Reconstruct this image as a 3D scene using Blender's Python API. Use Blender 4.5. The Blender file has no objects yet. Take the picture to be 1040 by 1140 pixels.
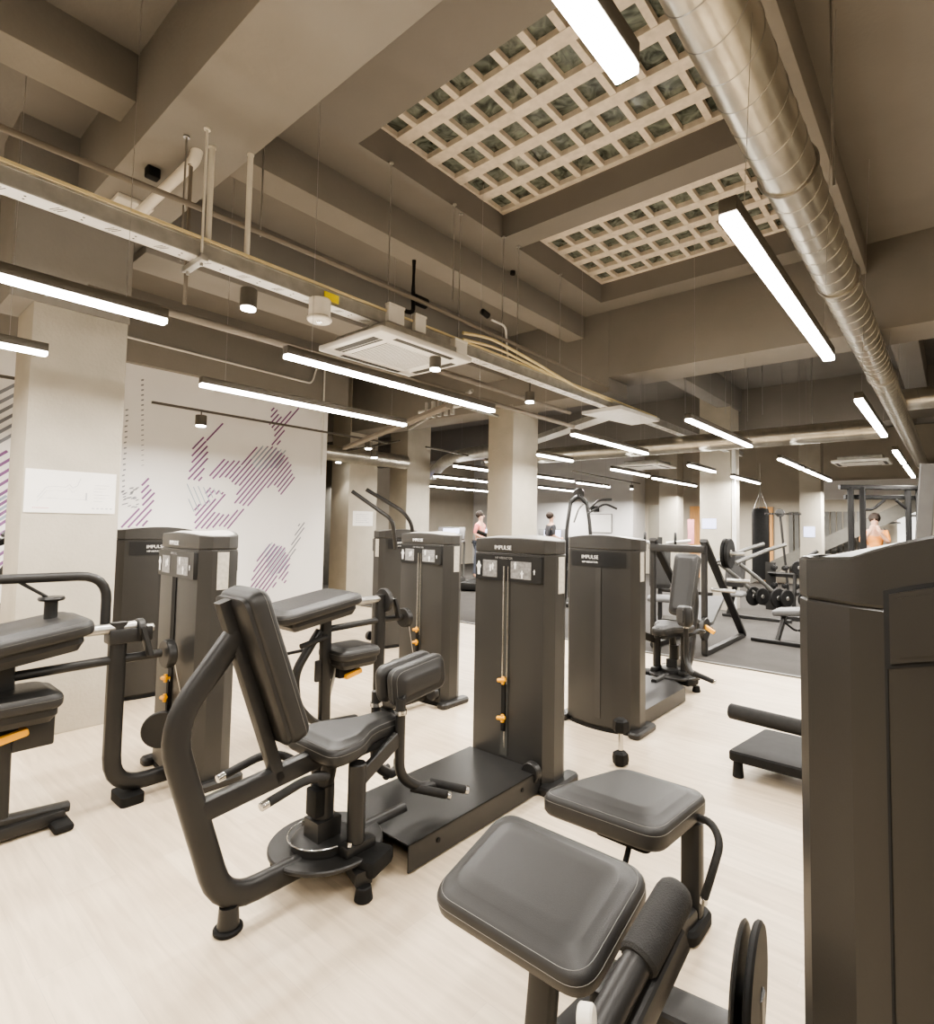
import bpy, bmesh, math, random
from mathutils import Vector, Matrix
random.seed(7)
SC = bpy.context.scene
COL = SC.collection
PI = math.pi
V = Vector

# ------------------------------------------------------------ camera
YAW, PITCH, ROLL, F, CX, CY, H = -6.88312588e-01, 5.39002917e-02, 1.61228385e-02, 621.057, 551.201, 552.7625, 1.6
fw = V((math.sin(YAW)*math.cos(PITCH), math.cos(YAW)*math.cos(PITCH), math.sin(PITCH)))
r0 = V((math.cos(YAW), -math.sin(YAW), 0)); u0 = r0.cross(fw)
rr = math.cos(ROLL)*r0 + math.sin(ROLL)*u0
uu = -math.sin(ROLL)*r0 + math.cos(ROLL)*u0
cam = bpy.data.cameras.new('camera'); camo = bpy.data.objects.new('camera', cam); COL.objects.link(camo)
M = Matrix.Identity(4)
for i in range(3):
    M[i][0] = rr[i]; M[i][1] = uu[i]; M[i][2] = -fw[i]
M[2][3] = H
camo.matrix_world = M
cam.sensor_fit = 'HORIZONTAL'; cam.sensor_width = 36.0
cam.lens = F/1040*36.0
cam.shift_x = -(CX-520)/1040
cam.shift_y = (CY-570)/1040
cam.clip_start = 0.05; cam.clip_end = 100
SC.camera = camo

# ------------------------------------------------------------ materials
def mat(name, col, rough=0.5, metal=0.0, emit=None, estr=0.0, noise=0.0, nscale=8.0, bump=0.0, bscale=200.0, spec=0.5, coat=0.0, trans=0.0, ior=1.45, stretch=None):
    m = bpy.data.materials.new(name); m.use_nodes = True
    nt = m.node_tree; b = nt.nodes['Principled BSDF']
    b.inputs['Base Color'].default_value = (*col, 1); b.inputs['Roughness'].default_value = rough
    b.inputs['Metallic'].default_value = metal; b.inputs['Specular IOR Level'].default_value = spec
    b.inputs['Coat Weight'].default_value = coat; b.inputs['Transmission Weight'].default_value = trans
    b.inputs['IOR'].default_value = ior
    if emit: b.inputs['Emission Color'].default_value = (*emit, 1); b.inputs['Emission Strength'].default_value = estr
    if noise > 0 or bump > 0:
        tc = nt.nodes.new('ShaderNodeTexCoord'); mp = nt.nodes.new('ShaderNodeMapping')
        nt.links.new(tc.outputs['Object'], mp.inputs['Vector'])
        if stretch: mp.inputs['Scale'].default_value = stretch
    if noise > 0:
        n = nt.nodes.new('ShaderNodeTexNoise'); n.inputs['Scale'].default_value = nscale; n.inputs['Detail'].default_value = 5
        nt.links.new(mp.outputs[0], n.inputs['Vector'])
        cr = nt.nodes.new('ShaderNodeValToRGB')
        cr.color_ramp.elements[0].position = 0.3; cr.color_ramp.elements[1].position = 0.7
        cr.color_ramp.elements[0].color = (*[c*(1-noise) for c in col], 1); cr.color_ramp.elements[1].color = (*[min(1, c*(1+noise)) for c in col], 1)
        nt.links.new(n.outputs['Fac'], cr.inputs['Fac']); nt.links.new(cr.outputs[0], b.inputs['Base Color'])
    if bump > 0:
        n2 = nt.nodes.new('ShaderNodeTexNoise'); n2.inputs['Scale'].default_value = bscale; n2.inputs['Detail'].default_value = 3
        nt.links.new(mp.outputs[0], n2.inputs['Vector'])
        bp = nt.nodes.new('ShaderNodeBump'); bp.inputs['Strength'].default_value = bump; bp.inputs['Distance'].default_value = 0.01
        nt.links.new(n2.outputs['Fac'], bp.inputs['Height']); nt.links.new(bp.outputs[0], b.inputs['Normal'])
    return m
K = {}
K['ceil'] = mat('ceiling_paint', (.180,.168,.153), .8, noise=.05, nscale=2, bump=.15, bscale=30)
K['beam'] = mat('beam_paint', (.222,.207,.187), .8, noise=.05, nscale=2, bump=.15, bscale=30)
K['column'] = mat('column_concrete', (.455,.42,.35), .75, noise=.06, nscale=4, bump=.3, bscale=40)
K['white'] = mat('white_wall_paint', (.80,.79,.78), .7, noise=.02, nscale=2)
K['beige'] = mat('beige_wall_paint', (.45,.41,.34), .8, noise=.04, nscale=2)
K['mirror'] = mat('mirror_glass', (.42,.40,.34), .25, .6)
K['darkwall'] = mat('dark_wall_paint', (.12,.115,.10), .8, noise=.1)
K['frame'] = mat('charcoal_powdercoat', (.019,.0185,.018), .40, noise=.12, nscale=6, bump=.08, bscale=400)
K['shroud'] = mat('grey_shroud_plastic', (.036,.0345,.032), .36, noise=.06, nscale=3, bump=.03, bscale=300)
K['shroudd'] = mat('dark_shroud_band', (.016,.016,.016), .35, noise=.05)
K['cap'] = mat('grey_cap_plastic', (.042,.040,.037), .42, noise=.05)
K['black'] = mat('black_rubber', (.010,.010,.010), .65, spec=.25, noise=.2, nscale=20)
K['vinyl'] = mat('black_vinyl', (.024,.0235,.023), .45, noise=.08, nscale=5, bump=.12, bscale=500)
K['stitch'] = mat('grey_thread', (.22,.215,.20), .8, noise=.1)
K['foam'] = mat('black_foam', (.014,.0135,.013), .7, noise=.2, nscale=30, bump=.3, bscale=300)
K['chrome'] = mat('polished_steel', (.62,.61,.58), .22, 1.0, noise=.05)
K['steel'] = mat('brushed_steel', (.45,.44,.42), .35, 1.0, noise=.1, nscale=10)
K['galv'] = mat('galvanised_steel', (.50,.49,.46), .42, .85, noise=.15, nscale=12)
K['galvw'] = mat('pale_galvanised_steel', (.72,.71,.68), .5, .3, noise=.06, nscale=12)
K['yellow'] = mat('yellow_plastic', (.80,.38,.02), .4, noise=.05)
K['warn'] = mat('yellow_sticker', (.85,.68,.03), .5, noise=.03)
K['label'] = mat('pale_sticker', (.48,.45,.39), .6, noise=.15, nscale=40)
K['paper'] = mat('white_paper', (.85,.83,.80), .7, noise=.02)
K['ink'] = mat('grey_print', (.50,.50,.52), .7, noise=.2, nscale=30)
K['inkr'] = mat('red_print', (.60,.25,.28), .7, noise=.1)
K['placard'] = mat('placard_print', (.22,.215,.21), .4, noise=.35, nscale=60)
K['whitet'] = mat('white_print', (.75,.74,.72), .5, noise=.03)
K['led'] = mat('led_diffuser', (.9,.9,.9), .5, emit=(1,.95,.87), estr=34, noise=.01)
K['ledspot'] = mat('spot_lens', (.9,.9,.9), .5, emit=(1,.97,.90), estr=25, noise=.01)
K['housing'] = mat('black_aluminium', (.11,.10,.085), .45, .3, noise=.1)
K['acwhite'] = mat('white_ac_plastic', (.72,.69,.63), .5, noise=.03)
K['acdark'] = mat('dark_vent_gap', (.05,.05,.045), .7, noise=.05)
K['pipe'] = mat('painted_pipe', (.20,.175,.145), .6, noise=.08)
K['wpipe'] = mat('white_pvc', (.66,.62,.54), .5, noise=.04)
K['purple'] = mat('purple_mural_ink', (.20,.09,.22), .6, noise=.15, nscale=4)
K['teal'] = mat('blue_grey_mural_ink', (.30,.38,.45), .6, noise=.15, nscale=4)
K['dgrey'] = mat('dark_mural_ink', (.22,.23,.26), .6, noise=.15, nscale=4)
K['rubmat'] = mat('dark_rubber_floor', (.045,.041,.037), .95, noise=.15, nscale=3, bump=.2, bscale=200)
K['wood'] = mat('warm_wood_door', (.52,.27,.09), .5, noise=.15, nscale=5, stretch=(6,6,.5))
K['screen'] = mat('blue_screen', (.1,.1,.3), .4, emit=(.35,.38,.9), estr=1.4, noise=.02)
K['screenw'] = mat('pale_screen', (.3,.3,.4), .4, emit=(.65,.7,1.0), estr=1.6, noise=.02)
K['skin'] = mat('skin', (.55,.33,.23), .6, noise=.05)
K['hair'] = mat('dark_hair', (.03,.02,.015), .7, noise=.1)
K['pink'] = mat('coral_shirt', (.75,.22,.20), .8, noise=.06)
K['blackcloth'] = mat('black_shirt', (.03,.03,.035), .8, noise=.1)
K['orange'] = mat('orange_top', (.65,.27,.07), .8, noise=.15, nscale=12)
K['denim'] = mat('grey_leggings', (.10,.11,.14), .8, noise=.1)
K['greyup'] = mat('grey_upholstery', (.14,.14,.14), .55, noise=.1)
K['silver'] = mat('silver_paint', (.12,.118,.11), .4, .4, noise=.08)
K['conc'] = mat('cable_duct_brown', (.33,.27,.19), .6, noise=.1)
K['ycable'] = mat('cream_cable', (.62,.52,.30), .6, noise=.08)

K['shroudshade'] = mat('shaded_shroud_plastic', (.015,.0136,.0115), .34, noise=.08, nscale=3, bump=.03, bscale=300)  # shroud plastic darkened: the near tower's backlit shade is in the colour
K['topglint'] = mat('pale_top_highlight', (.42,.40,.37), .4, noise=.05)  # painted highlight: pale grey stands in for reflections on the tower tops
def floor_mat():
    m = bpy.data.materials.new('light_oak_vinyl_planks'); m.use_nodes = True
    nt = m.node_tree; b = nt.nodes['Principled BSDF']; L = nt.links.new
    tc = nt.nodes.new('ShaderNodeTexCoord'); mp = nt.nodes.new('ShaderNodeMapping')
    L(tc.outputs['Object'], mp.inputs['Vector'])
    br = nt.nodes.new('ShaderNodeTexBrick'); L(mp.outputs[0], br.inputs['Vector'])
    br.inputs['Scale'].default_value = 1.0; br.inputs['Brick Width'].default_value = 1.25; br.inputs['Row Height'].default_value = .19
    br.inputs['Mortar Size'].default_value = .0012; br.inputs['Mortar Smooth'].default_value = .2; br.offset = .37
    br.inputs['Color1'].default_value = (.74,.635,.49,1); br.inputs['Color2'].default_value = (.64,.535,.40,1); br.inputs['Mortar'].default_value = (.60,.51,.40,1)
    mp2 = nt.nodes.new('ShaderNodeMapping'); mp2.inputs['Scale'].default_value = (1.2,14,1); L(tc.outputs['Object'], mp2.inputs['Vector'])
    n = nt.nodes.new('ShaderNodeTexNoise'); n.inputs['Scale'].default_value = 2.2; n.inputs['Detail'].default_value = 7; n.inputs['Distortion'].default_value = .6
    L(mp2.outputs[0], n.inputs['Vector'])
    cr = nt.nodes.new('ShaderNodeValToRGB'); cr.color_ramp.elements[0].position=.3; cr.color_ramp.elements[1].position=.75
    cr.color_ramp.elements[0].color=(.82,.80,.77,1); cr.color_ramp.elements[1].color=(1.06,1.05,1.03,1)
    L(n.outputs['Fac'], cr.inputs['Fac'])
    mx = nt.nodes.new('ShaderNodeMix'); mx.data_type='RGBA'; mx.blend_type='MULTIPLY'; mx.inputs['Factor'].default_value=1
    L(br.outputs['Color'], mx.inputs[6]); L(cr.outputs[0], mx.inputs[7]); L(mx.outputs[2], b.inputs['Base Color'])
    b.inputs['Roughness'].default_value=.42; b.inputs['Specular IOR Level'].default_value=.4
    return m
K['floor'] = floor_mat()

def duct_mat():
    m = mat('spiral_duct_steel', (.56,.53,.46), .30, .95, noise=.12, nscale=6)
    return m
K['duct'] = duct_mat()

def block_mat():
    m = bpy.data.materials.new('glass_block'); m.use_nodes=True
    nt=m.node_tree; b=nt.nodes['Principled BSDF']; L=nt.links.new
    tc=nt.nodes.new('ShaderNodeTexCoord'); n=nt.nodes.new('ShaderNodeTexNoise'); n.inputs['Scale'].default_value=7; n.inputs['Detail'].default_value=6; n.inputs['Distortion'].default_value=2
    L(tc.outputs['Object'], n.inputs['Vector']); cr=nt.nodes.new('ShaderNodeValToRGB')
    cr.color_ramp.elements[0].position=.35; cr.color_ramp.elements[1].position=.7
    cr.color_ramp.elements[0].color=(.035,.042,.036,1); cr.color_ramp.elements[1].color=(.20,.23,.20,1)
    L(n.outputs['Fac'],cr.inputs['Fac']); L(cr.outputs[0],b.inputs['Base Color']); b.inputs['Roughness'].default_value=.12
    b.inputs['Coat Weight'].default_value=.5
    return m
K['block'] = block_mat()
K['grid'] = mat('pale_concrete_grid', (.64,.57,.48), .7, noise=.12, nscale=15)

# ------------------------------------------------------------ mesh builder
def frame_mat(origin, xdir, zdir):
    z = V(zdir).normalized(); x = V(xdir); x = (x - z*x.dot(z)).normalized(); y = z.cross(x)
    m = Matrix.Identity(4)
    for i in range(3):
        m[i][0]=x[i]; m[i][1]=y[i]; m[i][2]=z[i]; m[i][3]=origin[i]
    return m
class MB:
    def __init__(s): s.bm = bmesh.new(); s.T = Matrix.Identity(4)
    def _add(s, verts, faces):
        vs = [s.bm.verts.new(s.T @ V(v)) for v in verts]; out=[]
        for f in faces:
            try: out.append(s.bm.faces.new([vs[i] for i in f]))
            except ValueError: pass
        return vs, out
    def box(s, c, d, R=None, bev=0, seg=2):
        x,y,z = d[0]/2,d[1]/2,d[2]/2
        m = Matrix.Translation(V(c)) @ (R.to_4x4() if R else Matrix.Identity(4))
        vs,fs = s._add([m@V(p) for p in ((-x,-y,-z),(x,-y,-z),(x,y,-z),(-x,y,-z),(-x,-y,z),(x,-y,z),(x,y,z),(-x,y,z))],
            [(0,3,2,1),(4,5,6,7),(0,1,5,4),(1,2,6,5),(2,3,7,6),(3,0,4,7)])
        if bev>0:
            es = list({e for f in fs for e in f.edges})
            bmesh.ops.bevel(s.bm, geom=es, offset=bev, segments=seg, affect='EDGES', profile=.5)
        return s
    def b2(s, a, b, bev=0):   # box from two corners
        return s.box([(a[i]+b[i])/2 for i in range(3)], [abs(a[i]-b[i]) for i in range(3)], bev=bev)
    def rings(s, rings, cap=True, closed=False):
        n=len(rings[0]); vs=[]
        for r in rings: vs += list(r)
        fs=[]; m=len(rings)
        for i in range(m if closed else m-1):
            a=i*n; b=((i+1)%m)*n
            for j in range(n):
                k=(j+1)%n; fs.append((a+j,a+k,b+k,b+j))
        if cap and not closed:
            fs.append(tuple(range(n-1,-1,-1))); fs.append(tuple(range((m-1)*n,m*n)))
        s._add(vs,fs); return s
    def cyl(s, p0, p1, r, r2=None, n=20, bev=0):
        p0=V(p0); p1=V(p1); r2=r if r2 is None else r2
        z=(p1-p0); up = V((0,0,1)) if abs(z.normalized().z)<.95 else V((1,0,0))
        m=frame_mat((0,0,0), up, z); L=z.length
        prof=[(r,0),(r2,L)]
        if bev>0: prof=[(r-bev,0),(r,bev),(r2,L-bev),(r2-bev,L)]
        R=[[p0+(m@V((rad*math.cos(2*PI*k/n), rad*math.sin(2*PI*k/n), h))) for k in range(n)] for rad,h in prof]
        return s.rings(R)
    def lathe(s, prof, origin=(0,0,0), axis=(0,0,1), n=24):
        z=V(axis); up = V((0,0,1)) if abs(z.normalized().z)<.95 else V((1,0,0))
        m=frame_mat(origin, up, z)
        return s.rings([[m@V((rad*math.cos(2*PI*k/n), rad*math.sin(2*PI*k/n), h)) for k in range(n)] for rad,h in prof])
    def sweep(s, pts, w, h=None, up=(1,0,0), n=12, fil=0.0, sq=2.0, fseg=6, closed=False):
        # w: size along the binormal side, h along 'up'-ish; sq>2 -> squarer section
        h=w if h is None else h
        P=[V(p) for p in pts]
        if fil>0:
            Q=[P[0]]
            for i in range(1,len(P)-1):
                a=P[i-1]-P[i]; b=P[i+1]-P[i]; d=min(fil,a.length*.49,b.length*.49)
                A=P[i]+a.normalized()*d; B=P[i]+b.normalized()*d
                for k in range(fseg+1):
                    t=k/fseg; Q.append(A*(1-t)**2+P[i]*2*t*(1-t)+B*t*t)
            Q.append(P[-1]); P=Q
        R=[]; U=V(up)
        for i,p in enumerate(P):
            if closed: t=(P[(i+1)%len(P)]-P[i-1])
            else: t=(P[min(i+1,len(P)-1)]-P[max(i-1,0)])
            t.normalize(); uu_=U-t*U.dot(t)
            if uu_.length<1e-3: uu_=V((0,0,1))-t*t.z
            if uu_.length<1e-3: uu_=V((0,1,0))-t*t.y
            uu_.normalize(); v=t.cross(uu_)
            ring=[]
            for k in range(n):
                a=2*PI*(k+.5)/n; c,s_=math.cos(a),math.sin(a)
                e=2.0/sq
                x=math.copysign(abs(c)**e,c)*h/2; y=math.copysign(abs(s_)**e,s_)*w/2
                ring.append(p+uu_*x+v*y)
            R.append(ring)
        return s.rings(R, closed=closed)
    def prism(s, poly, z0, z1, m=None, bev=0, seg=2):
        m=m or Matrix.Identity(4); n=len(poly)
        vs,fs=s._add([m@V((p[0],p[1],z0)) for p in poly]+[m@V((p[0],p[1],z1)) for p in poly],
            [tuple(range(n-1,-1,-1)),tuple(range(n,2*n))]+[(i,(i+1)%n,n+(i+1)%n,n+i) for i in range(n)])
        if bev>0:
            es=[e for e in {e for f in fs[:2] for e in f.edges}]
            bmesh.ops.bevel(s.bm, geom=es, offset=bev, segments=seg, affect='EDGES', profile=.5)
        return s
    def slab(s, poly, prof, m=None):
        # poly: outline (CCW), prof: list of (inset, z)
        m=m or Matrix.Identity(4); n=len(poly); P=[V((p[0],p[1])) for p in poly]
        N=[]
        for i in range(n):
            a=(P[i]-P[i-1]).normalized(); b=(P[(i+1)%n]-P[i]).normalized()
            na=V((-a.y,a.x)); nb=V((-b.y,b.x)); q=(na+nb)
            q=q.normalized() if q.length>1e-6 else na
            N.append(q/max(.5,q.dot(na)))
        R=[[m@V((P[i].x+N[i].x*ins, P[i].y+N[i].y*ins, z)) for i in range(n)] for ins,z in prof]
        return s.rings(R)
    def build(s, name, m, parent=None, sharp=.55):
        bm=s.bm; bmesh.ops.recalc_face_normals(bm, faces=bm.faces)
        for f in bm.faces: f.smooth=True
        for e in bm.edges:
            if len(e.link_faces)==2 and e.calc_face_angle(0)>sharp: e.smooth=False
        me=bpy.data.meshes.new(name); bm.to_mesh(me); bm.free()
        me.materials.append(K[m] if isinstance(m,str) else m)
        o=bpy.data.objects.new(name, me); COL.objects.link(o)
        if parent: o.parent=parent
        return o
def rrect(w,h,r,seg=6,taper=1.0):
    """rounded rectangle outline, width w at y=-h/2, w*taper at y=+h/2"""
    pts=[(-w/2,-h/2),(w/2,-h/2),(w/2*taper,h/2),(-w/2*taper,h/2)]
    return rpoly(pts,r,seg)
def rpoly(pts,r,seg=6):
    out=[]; n=len(pts)
    for i in range(n):
        p=V(pts[i]); a=(V(pts[i-1])-p); b=(V(pts[(i+1)%n])-p); d=min(r,a.length*.48,b.length*.48)
        A=p+a.normalized()*d; B=p+b.normalized()*d
        for k in range(seg+1):
            t=k/seg; q=A*(1-t)**2+p*2*t*(1-t)+B*t*t; out.append((q.x,q.y))
    return out
def thing(name, label, cat, loc=(0,0,0), rz=0, group=None):
    o=bpy.data.objects.new(name,None); COL.objects.link(o); o.location=loc; o.rotation_euler=(0,0,rz)
    o.empty_display_size=.1
    o['label']=label; o['category']=cat
    if group: o['group']=group
    return o
def tag(o,label,cat,group=None,kind=None):
    o['label']=label; o['category']=cat
    if group: o['group']=group
    if kind: o['kind']=kind
    return o
def struct(o): o['kind']='structure'; return o
def sbox(name,a,b,m,bev=0): return struct(MB().b2(a,b,bev).build(name,m))
def dup(root,loc,rz,label,group=None):
    r=root.copy(); COL.objects.link(r); r.location=loc; r.rotation_euler=(0,0,rz); r['label']=label
    if group: r['group']=group
    for ch in list(root.children):
        c=ch.copy(); COL.objects.link(c); c.parent=r
        for g in list(ch.children):
            d=g.copy(); COL.objects.link(d); d.parent=c
    return r
def text(name, s, size, m, parent, loc, rot, ext=.0015):
    cu=bpy.data.curves.new(name,'FONT'); cu.body=s; cu.size=size; cu.extrude=ext; cu.align_x='CENTER'; cu.align_y='CENTER'
    t=bpy.data.objects.new(name+'_c',cu); COL.objects.link(t)
    dg=bpy.context.evaluated_depsgraph_get(); dg.update()
    me=bpy.data.meshes.new_from_object(t.evaluated_get(dg)); bpy.data.objects.remove(t)
    me.materials.clear(); me.materials.append(K[m])
    o=bpy.data.objects.new(name,me); COL.objects.link(o); o.parent=parent
    o.location=loc; o.rotation_euler=rot
    return o
def disc(mb,c,axis,r,t,n=28,bev=.006):
    a=V(axis).normalized()*t/2; mb.cyl(V(c)-a,V(c)+a,r,n=n,bev=bev); return mb
# ============================================================ ROOM
sbox('floor',(-16,-5,-.1),(5,20,0),'floor')
mt=MB().b2((-16,6.95,0),(5,20,.012)).build('floor_mat','rubmat'); struct(mt); mt.name='trim_1'
sbox('trim_2',(-16,6.90,0),(5,6.955,.016),'silver')
ZC=4.57
# ceiling slab with two skylight wells
holes=[(-3.53,-1.0,2.54,4.35),(-3.52,-1.0,4.62,6.43)]
cb=MB()
cb.b2((-16,-5,ZC),(5,2.54,5.1)); cb.b2((-16,6.43,ZC),(5,20,5.1))
cb.b2((-16,2.54,ZC),(-3.53,6.43,5.1)); cb.b2((-1.0,2.54,ZC),(5,6.43,5.1)); cb.b2((-3.53,4.35,ZC),(-1.0,4.62,5.1))
struct(cb.build('ceiling','ceil'))
for i,(x0,x1,y0,y1) in enumerate(holes):
    w=thing('glass_block_skylight', ['larger glass block skylight nearest the camera, in the deep ceiling well','second glass block skylight, beyond the dividing ceiling strip'][i],'skylight',((x0+x1)/2,(y0+y1)/2,4.82),0,'glass block skylights')
    px,py=.235,.345; W,D=x1-x0,y1-y0
    nx=int(W/px)+1; ny=int(D/py)+1
    g=MB(); bl=MB()
    ox=-W/2; oy=D/2
    for k in range(nx+1):
        xa=ox+k*px-.026; g.b2((xa,-D/2,0),(min(xa+.052,W/2),D/2,.05))
    for k in range(ny+1):
        ya=oy-k*py; g.b2((-W/2,max(-D/2,ya-.06),-.004),(W/2,min(D/2,ya+.052),.052))
    g.build('concrete_grid','grid',w)
    bl.b2((-W/2,-D/2,.045),(W/2,D/2,.12)); bl.build('glass_block_panel','block',w)
# beams
def beam(a,b): return struct(MB().b2(a,b,.006).build('ceiling_beam','beam'))
beam((-16,1.16,3.97),(5,1.68,ZC+.01))          # big cross beam
beam((-4.25,-5,4.26),(-3.96,1.16,ZC+.01)); beam((-4.25,1.68,4.26),(-3.96,6.74,ZC+.01))
beam((-.96,1.68,4.26),(-.63,6.74,ZC+.01)); beam((-.96,-5,4.26),(-.63,1.16,ZC+.01))
beam((-3.58,6.74,3.65),(5,7.36,ZC+.01)); beam((-16,6.74,3.45),(-3.58,7.30,ZC+.01))
beam((-5.75,.80,3.21),(-5.2,1.56,ZC+.01))
beam((-5.75,1.68,3.9),(-5.3,6.74,ZC+.01))
beam((-16,12.3,3.64),(5,12.9,ZC+.01)); beam((-3.7,7.36,4.1),(-3.4,12.3,ZC+.01)); beam((-.6,7.36,4.1),(-.3,12.3,ZC+.01))
beam((-8.75,-5,3.62),(-8.05,5.75,ZC+.01))
# walls
sbox('wall_left',(-8.5,-5,0),(-8.15,5.42,3.63),'white')
sbox('wall_west',(-16.2,-5,0),(-16,20,5),'beige'); sbox('wall_right',(5,-5,0),(5.2,20,5),'beige')
sbox('wall_back',(-16,-5.2,0),(5,-5,5),'beige')
sbox('wall_far',(-16,18,0),(-8.6,20,5),'white')
sbox('wall_far_right',(-8.6,19,0),(5,20,5),'beige')
sbox('wall_far_band',(-3.3,18.9,2.55),(2,19,3.1),'white')
sbox('wall_stub',(-13.2,8.6,0),(-12.2,9.0,ZC),'darkwall')
sbox('baseboard_left',(-8.15,-5,0),(-8.13,5.42,.08),'galvw')
# columns
def column(x0,x1,y0,y1,z=ZC): return struct(MB().b2((x0,y0,0),(x1,y1,z),.008).build('column','column'))
column(-5.7,-5.205,.94,1.55,3.21); column(-5.70,-5.2,6.74,7.40,3.5)
column(-4.05,-3.44,11.6,12.2); column(-2.95,-2.48,15.5,15.9); column(-10.1,-9.5,8.42,9.13); column(-9.9,-9.3,6.72,7.42)
column(-6.8,-6.25,16,16.5)
sbox('trim_3',(-3.42,11.62,0),(-3.36,11.7,3.3),'galvw')
# dark painted tops of the columns
for nm,(a,b) in {} and {'trim_4':((-5.705,.935,3.17),(-5.195,1.555,3.405)),'trim_5':((-5.705,6.735,3.15),(-5.195,7.405,3.5))}.items(): sbox(nm,a,b,'beam')
# far wall features
for i,(x0,x1) in enumerate(((-8.45,-7.5),)):
    sbox('mirror',(x0,18.95,.9),(x1,18.99,2.45),'mirror')
sbox('door_1',(-6.95,18.93,0),(-6.2,18.99,2.4),'wood')
tag(MB().b2((-4.75,18.90,0),(-4.35,18.97,2.35)).build('wooden_panel','wood'),'narrow warm wooden panel behind the black hanging bag','panel')
lk=MB()
for k in range(12): lk.b2((-3.9+k*.16,18.9,.2),(-3.78+k*.16,18.94,2.2))
tag(lk.build('slatted_partition','silver'),'tall pale slatted partition on the far wall beside the stairs','partition')
st=thing('staircase','grey staircase rising to the right at the far right wall','staircase',(-3.6,18.2,0))
MB().prism([(-1.2,0),(3.2,2.35),(3.2,2.75),(-1.2,.4)],0,.1,frame_mat((0,0,0),(1,0,0),(0,-1,0))).build('stringer','darkwall',st)
sp=MB()
for k in range(12): sp.b2((-1.1+k*.36,.02,.12+k*.192),(-.75+k*.36,.6,.17+k*.192))
sp.build('steps','silver',st)
# bright lit doorway at far right
sbox('window_1',(-1.2,18.93,1.0),(-.55,18.99,2.3),'screenw').active_material=mat('bright_opening',(.9,.9,.88),.6,emit=(1,.97,.9),estr=1.2,noise=.01)
# framed whiteboard
wb=thing('whiteboard','white framed board on the far white wall beyond the pulley machine','board',(-9.85,17.98,1.78))
MB().b2((-.45,-.02,-.32),(.45,.0,.32)).build('panel','paper',wb); 
fr=MB(); 
for a,b in (((-.47,-.03,-.34),(-.45,0,.34)),((.45,-.03,-.34),(.47,0,.34)),((-.45,-.03,.32),(.45,0,.34)),((-.45,-.03,-.34),(.45,0,-.32))): fr.b2(a,b)
fr.build('frame','silver',wb)
# ============================================================ MURAL
def clip_poly(poly, y_off, ang, wid):
    pass
def in_poly(p,poly):
    x,y=p; c=False; n=len(poly)
    for i in range(n):
        x1,y1=poly[i]; x2,y2=poly[i-1]
        if (y1>y)!=(y2>y) and x<(x2-x1)*(y-y1)/(y2-y1)+x1: c=not c
    return c
def stripes(mb, poly, pitch, wid, ang, jag=.0, x=-8.147):
    d=V((math.cos(ang),math.sin(ang))); nrm=V((-d.y,d.x))
    P=[V(p) for p in poly]; lo=min(p.dot(nrm) for p in P); hi=max(p.dot(nrm) for p in P)
    k=lo+pitch/2
    while k<hi:
        ts=[]
        for i in range(len(P)):
            a,b=P[i-1],P[i]; da,db=a.dot(nrm)-k,b.dot(nrm)-k
            if da*db<0:
                t=da/(da-db); q=a+(b-a)*t; ts.append(q.dot(d))
        ts.sort()
        for i in range(0,len(ts)-1,2):
            t0=ts[i]+random.uniform(-jag,jag); t1=ts[i+1]+random.uniform(-jag,jag)
            if t1-t0<.03: continue
            c=[d*t0+nrm*(k-wid/2),d*t1+nrm*(k-wid/2),d*t1+nrm*(k+wid/2),d*t0+nrm*(k+wid/2)]
            mb._add([(x,p.x,p.y) for p in c],[(0,1,2,3)])
        k+=pitch
MUR={'armL':[(3.268,2.68),(3.462,2.818),(3.491,2.512),(3.418,2.181),(3.23,2.167),(3.293,2.459)],'tip':[(3.463,2.786),(3.677,3.048),(3.71,3.036),(3.481,2.733)],
'chest':[(3.516,2.286),(3.683,2.499),(3.916,2.523),(3.954,2.425),(4.151,2.738),(4.518,2.801),(4.781,2.557),(4.831,2.286),(4.625,2.019),(4.5,2.17),(4.32,2.143),(4.116,1.855),(3.875,1.879),(3.967,2.12),(3.726,2.254),(3.536,2.19)],
'neck':[(4.373,3.121),(4.417,3.414),(4.6,3.25),(4.8,3.45),(4.887,3.461),(4.587,2.99),(4.573,2.844),(4.441,2.827),(4.472,2.992)],
'leg':[(3.35,1.825),(3.517,1.897),(3.818,2.027),(3.617,1.77),(3.75,1.70),(4.049,1.802),(3.856,1.528),(3.363,1.524)],'legm':[(3.415,2.085),(3.573,2.062),(3.737,2.006),(3.514,1.961)],
'foot':[(4.291,1.066),(4.464,1.305),(4.735,1.194),(4.821,1.012),(4.757,.656),(4.6,.8),(4.604,.631),(4.384,.543),(4.152,.561),(4.228,.862)],'foot2':[(4.743,1.015),(4.958,1.63),(5.061,1.614),(4.877,1.119)],
'low':[(2.44,1.529),(2.485,1.646),(2.712,1.8),(2.646,2.094),(2.75,2.147),(2.844,1.866),(2.75,1.548)]}
mb=MB()
mu=thing('wall_mural','abstract mural of diagonal purple and grey-blue stripes on the white wall','mural',(0,0,0))
for k in ('armL','tip','chest','neck','leg','legm','foot','low'):
    mb=MB(); stripes(mb,MUR[k],.058,.023,math.radians(52),.03); mb.build('purple_stripes','purple',mu)
mb=MB(); stripes(mb,[(1.0,2.264),(1.5,2.393),(1.5,1.2),(1.0,.9)],.085,.030,math.radians(42),.03); mb.build('purple_stripes','purple',mu)
mb=MB()
stripes(mb,[(4.1,2.62),(4.3,2.78),(4.7,2.74),(4.55,2.45),(4.2,2.4)],.062,.016,math.radians(52),.02,-8.146)
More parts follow.
